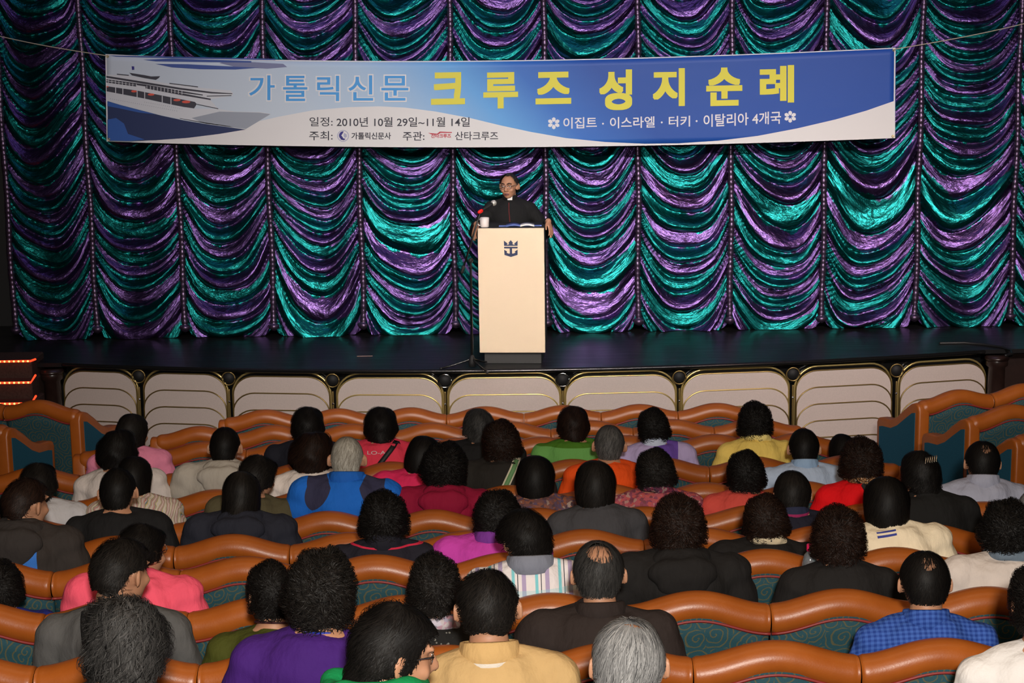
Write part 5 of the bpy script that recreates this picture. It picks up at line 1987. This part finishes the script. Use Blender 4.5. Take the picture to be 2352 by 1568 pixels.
for s in (-1, 1):
    sx = s * (hx - (0.030 if s > 0 else 0.0)) - fx
    wr = Vector((sx + s * 0.012, yl - (0.14 if s > 0 else 0.035), lt + (0.0 if s > 0 else 0.030)))
    el = Vector((s * 0.335, 0.02, 1.115))
    arms[s] = [Vector((s * 0.175, 0.0, 1.345)), Vector((s * 0.255, 0.0, 1.24)), el, el.lerp(wr, 0.5) + Vector((0, 0, 0.01)), wr]
    g.ell((s * 0.172, 0.0, 1.345), (0.064, 0.064, 0.064))
    g.tube(arms[s], [0.054, 0.048, 0.042, 0.038, 0.028], 14)
    hand_shapes(g, wr, (s * 0.30, 0.55, -0.95), (s * 0.8, 0.35, 0.6), s, 0.35, 0.98)
    g.tube([(s * 0.085, 0, 0.86), (s * 0.095, 0.01, 0.68), (s * 0.10, 0.012, 0.48)], [0.090, 0.078, 0.058], 16)
    g.tube([(s * 0.10, 0.012, 0.49), (s * 0.10, -0.01, 0.34), (s * 0.105, -0.015, 0.09)], [0.058, 0.056, 0.036], 14)
    g.tube([(s * 0.105, -0.04, 0.045), (s * 0.11, 0.05, 0.045), (s * 0.115, 0.15, 0.028)], [(0.034, 0.040), (0.040, 0.036), (0.036, 0.024)], 12)
pb = link('body', remesh(g, 'body', 0.0048, 6, 0.5), pr, M['skin'])
g = G()
ST = ST[:8]
g.tube([(0, y, z) for z, y, a, b in ST], [(a + 0.016, b + 0.016) for z, y, a, b in ST], 28, True, 0.1)
g.tube([(0, 0.0, 1.40), (0.002, 0.003, 1.452)], [0.070, 0.064], 18, True, 0.1)
for s in (-1, 1):
    g.ell((s * 0.172, 0.0, 1.343), (0.078, 0.076, 0.074))
    g.tube([(s * 0.05, 0, 1.395), (s * 0.16, 0.0, 1.365)], [0.060, 0.058], 14)
    a = arms[s]
    g.tube(a[:4] + [a[3].lerp(a[4], 0.82)], [0.070, 0.064, 0.057, 0.050, 0.042], 16)
link('clerical_shirt', wrinkle(remesh(g, 'clerical_shirt', 0.009, 5), 0.0045, 301, 24), pr, cloth('clerical_black', (0.010, 0.010, 0.010)))
g = G()
for s in (-1, 1):
    g.tube([(s * 0.088, 0, 0.88), (s * 0.098, 0.01, 0.68), (s * 0.10, 0.012, 0.48), (s * 0.10, -0.01, 0.34), (s * 0.105, -0.015, 0.07)], [0.104, 0.092, 0.078, 0.074, 0.072], 16)
g.tube([(0, 0, 0.82), (0, 0, 0.94)], [(0.172, 0.122), (0.182, 0.128)], 24)
link('trousers', remesh(g, 'trousers', 0.012, 4), pr, cloth('trousers_14', (0.012, 0.012, 0.014)))
for s in (-1, 1):
    G().tube([(s * 0.105, -0.05, 0.045), (s * 0.11, 0.06, 0.05), (s * 0.118, 0.17, 0.032)], [(0.045, 0.044), (0.050, 0.046), (0.044, 0.030)], 14).obj('shoe', M['black_gloss'], pr)
c = link('collar', to_mesh(G().lathe([(0.066, 1.425), (0.067, 1.475), (0.070, 1.477), (0.072, 1.425)], seg=32), 'collar', None), pr, cloth('clerical_black', (0, 0, 0)))
c.location = (0.002, 0.004, 0)
v = []
for j, z in enumerate((1.432, 1.474)):
    for i in range(7):
        t = (i - 3) / 3 * 0.30
        v.append((0.002 + 0.0765 * math.sin(t), 0.004 + 0.0765 * math.cos(t), z))
v += [(a * 0.985, b - 0.002, z) for a, b, z in v]
mesh_obj('white_collar_tab', v, grid_faces(7, 2) + [tuple(reversed([i + 14 for i in q])) for q in grid_faces(7, 2)], plain('white_collar', (0.85, 0.82, 0.78), 0.5), pr)
# face
eyew, iris, lipm, mouthm = plain('eye_white', (0.6, 0.56, 0.52), 0.2), plain('iris', (0.012, 0.007, 0.005), 0.15), plain('lips', (0.30, 0.10, 0.075), 0.45), plain('mouth_inside', (0.05, 0.012, 0.010), 0.5)
for s in (-1, 1):
    e = G().ell(HMX @ Vector((s * 0.031, 0.0785, -0.003)), (0.0125, 0.0100, 0.0056)).obj('eye', eyew, pr)
    G().ell(HMX @ Vector((s * 0.031, 0.0868, -0.0035)), (0.0052, 0.0026, 0.0048)).obj('pupil', iris, e)
    G().tube([HMX @ Vector((s * 0.012, 0.0925, 0.021)), HMX @ Vector((s * 0.030, 0.092, 0.027)), HMX @ Vector((s * 0.050, 0.080, 0.021))], [0.0035, 0.0042, 0.0025], 8).obj('eyebrow', HM['black'], pr)
G().ell(HMX @ Vector((0, 0.0885, -0.074)), (0.019, 0.008, 0.008)).obj('mouth', mouthm, pr)
for nm, zz, th in (('upper_lip', -0.066, 0.0042), ('lower_lip', -0.083, 0.0050)):
    sg = 1 if nm == 'upper_lip' else -1
    G().tube([HMX @ Vector((x, 0.0935 - 8 * x * x, zz - sg * 9 * x * x)) for x in (-0.024, -0.014, 0, 0.014, 0.024)], [0.002, th, th, th, 0.002], 8).obj(nm, lipm, pr)
g = G()
for q in (-1, 1):
    g.tube([HMX @ Vector((q * 0.033 + 0.025 * math.cos(t), 0.104 - 0.004 * abs(math.cos(t)), -0.004 + 0.018 * math.sin(t))) for t in np.linspace(0, 2 * PI, 21)], 0.0016, 6, cap=False)
    g.tube([HMX @ Vector((q * 0.058, 0.100, 0.002)), HMX @ Vector((q * 0.082, 0.05, 0.002)), HMX @ Vector((q * 0.088, -0.010, -0.006))], 0.0018, 6)
g.tube([HMX @ Vector((-0.009, 0.105, 0.0)), HMX @ Vector((0, 0.108, 0.004)), HMX @ Vector((0.009, 0.105, 0.0))], 0.0016, 6)
gl = g.obj('glasses', M['chrome'], pr)
hm = hair_mesh('hair', 60, 0.086, 0.103, 0.108, 0.100, 0.0, -0.078, 0.25, 0.1, (0.002, 60, 0.0015), 3600, 0.050, 0.0018, 0.006, rag=0.006, front=(0.85, 1.45))
h = link('hair', hm, pr, HM['dark_grey'])
h.matrix_local = HMX
G().tube([(0.012, 0.118, 1.41), (0.012, 0.134, 1.33), (0.004, 0.142, 1.22), (-0.004, 0.142, 1.14)], [(0.004, 0.007)] * 4, 8).obj('lanyard', plain('dark_red_cord', (0.16, 0.012, 0.012), 0.6), pr)
print('objects', len(bpy.data.objects), 'tris', sum(len(p.vertices) - 2 for m in bpy.data.meshes for p in m.polygons))
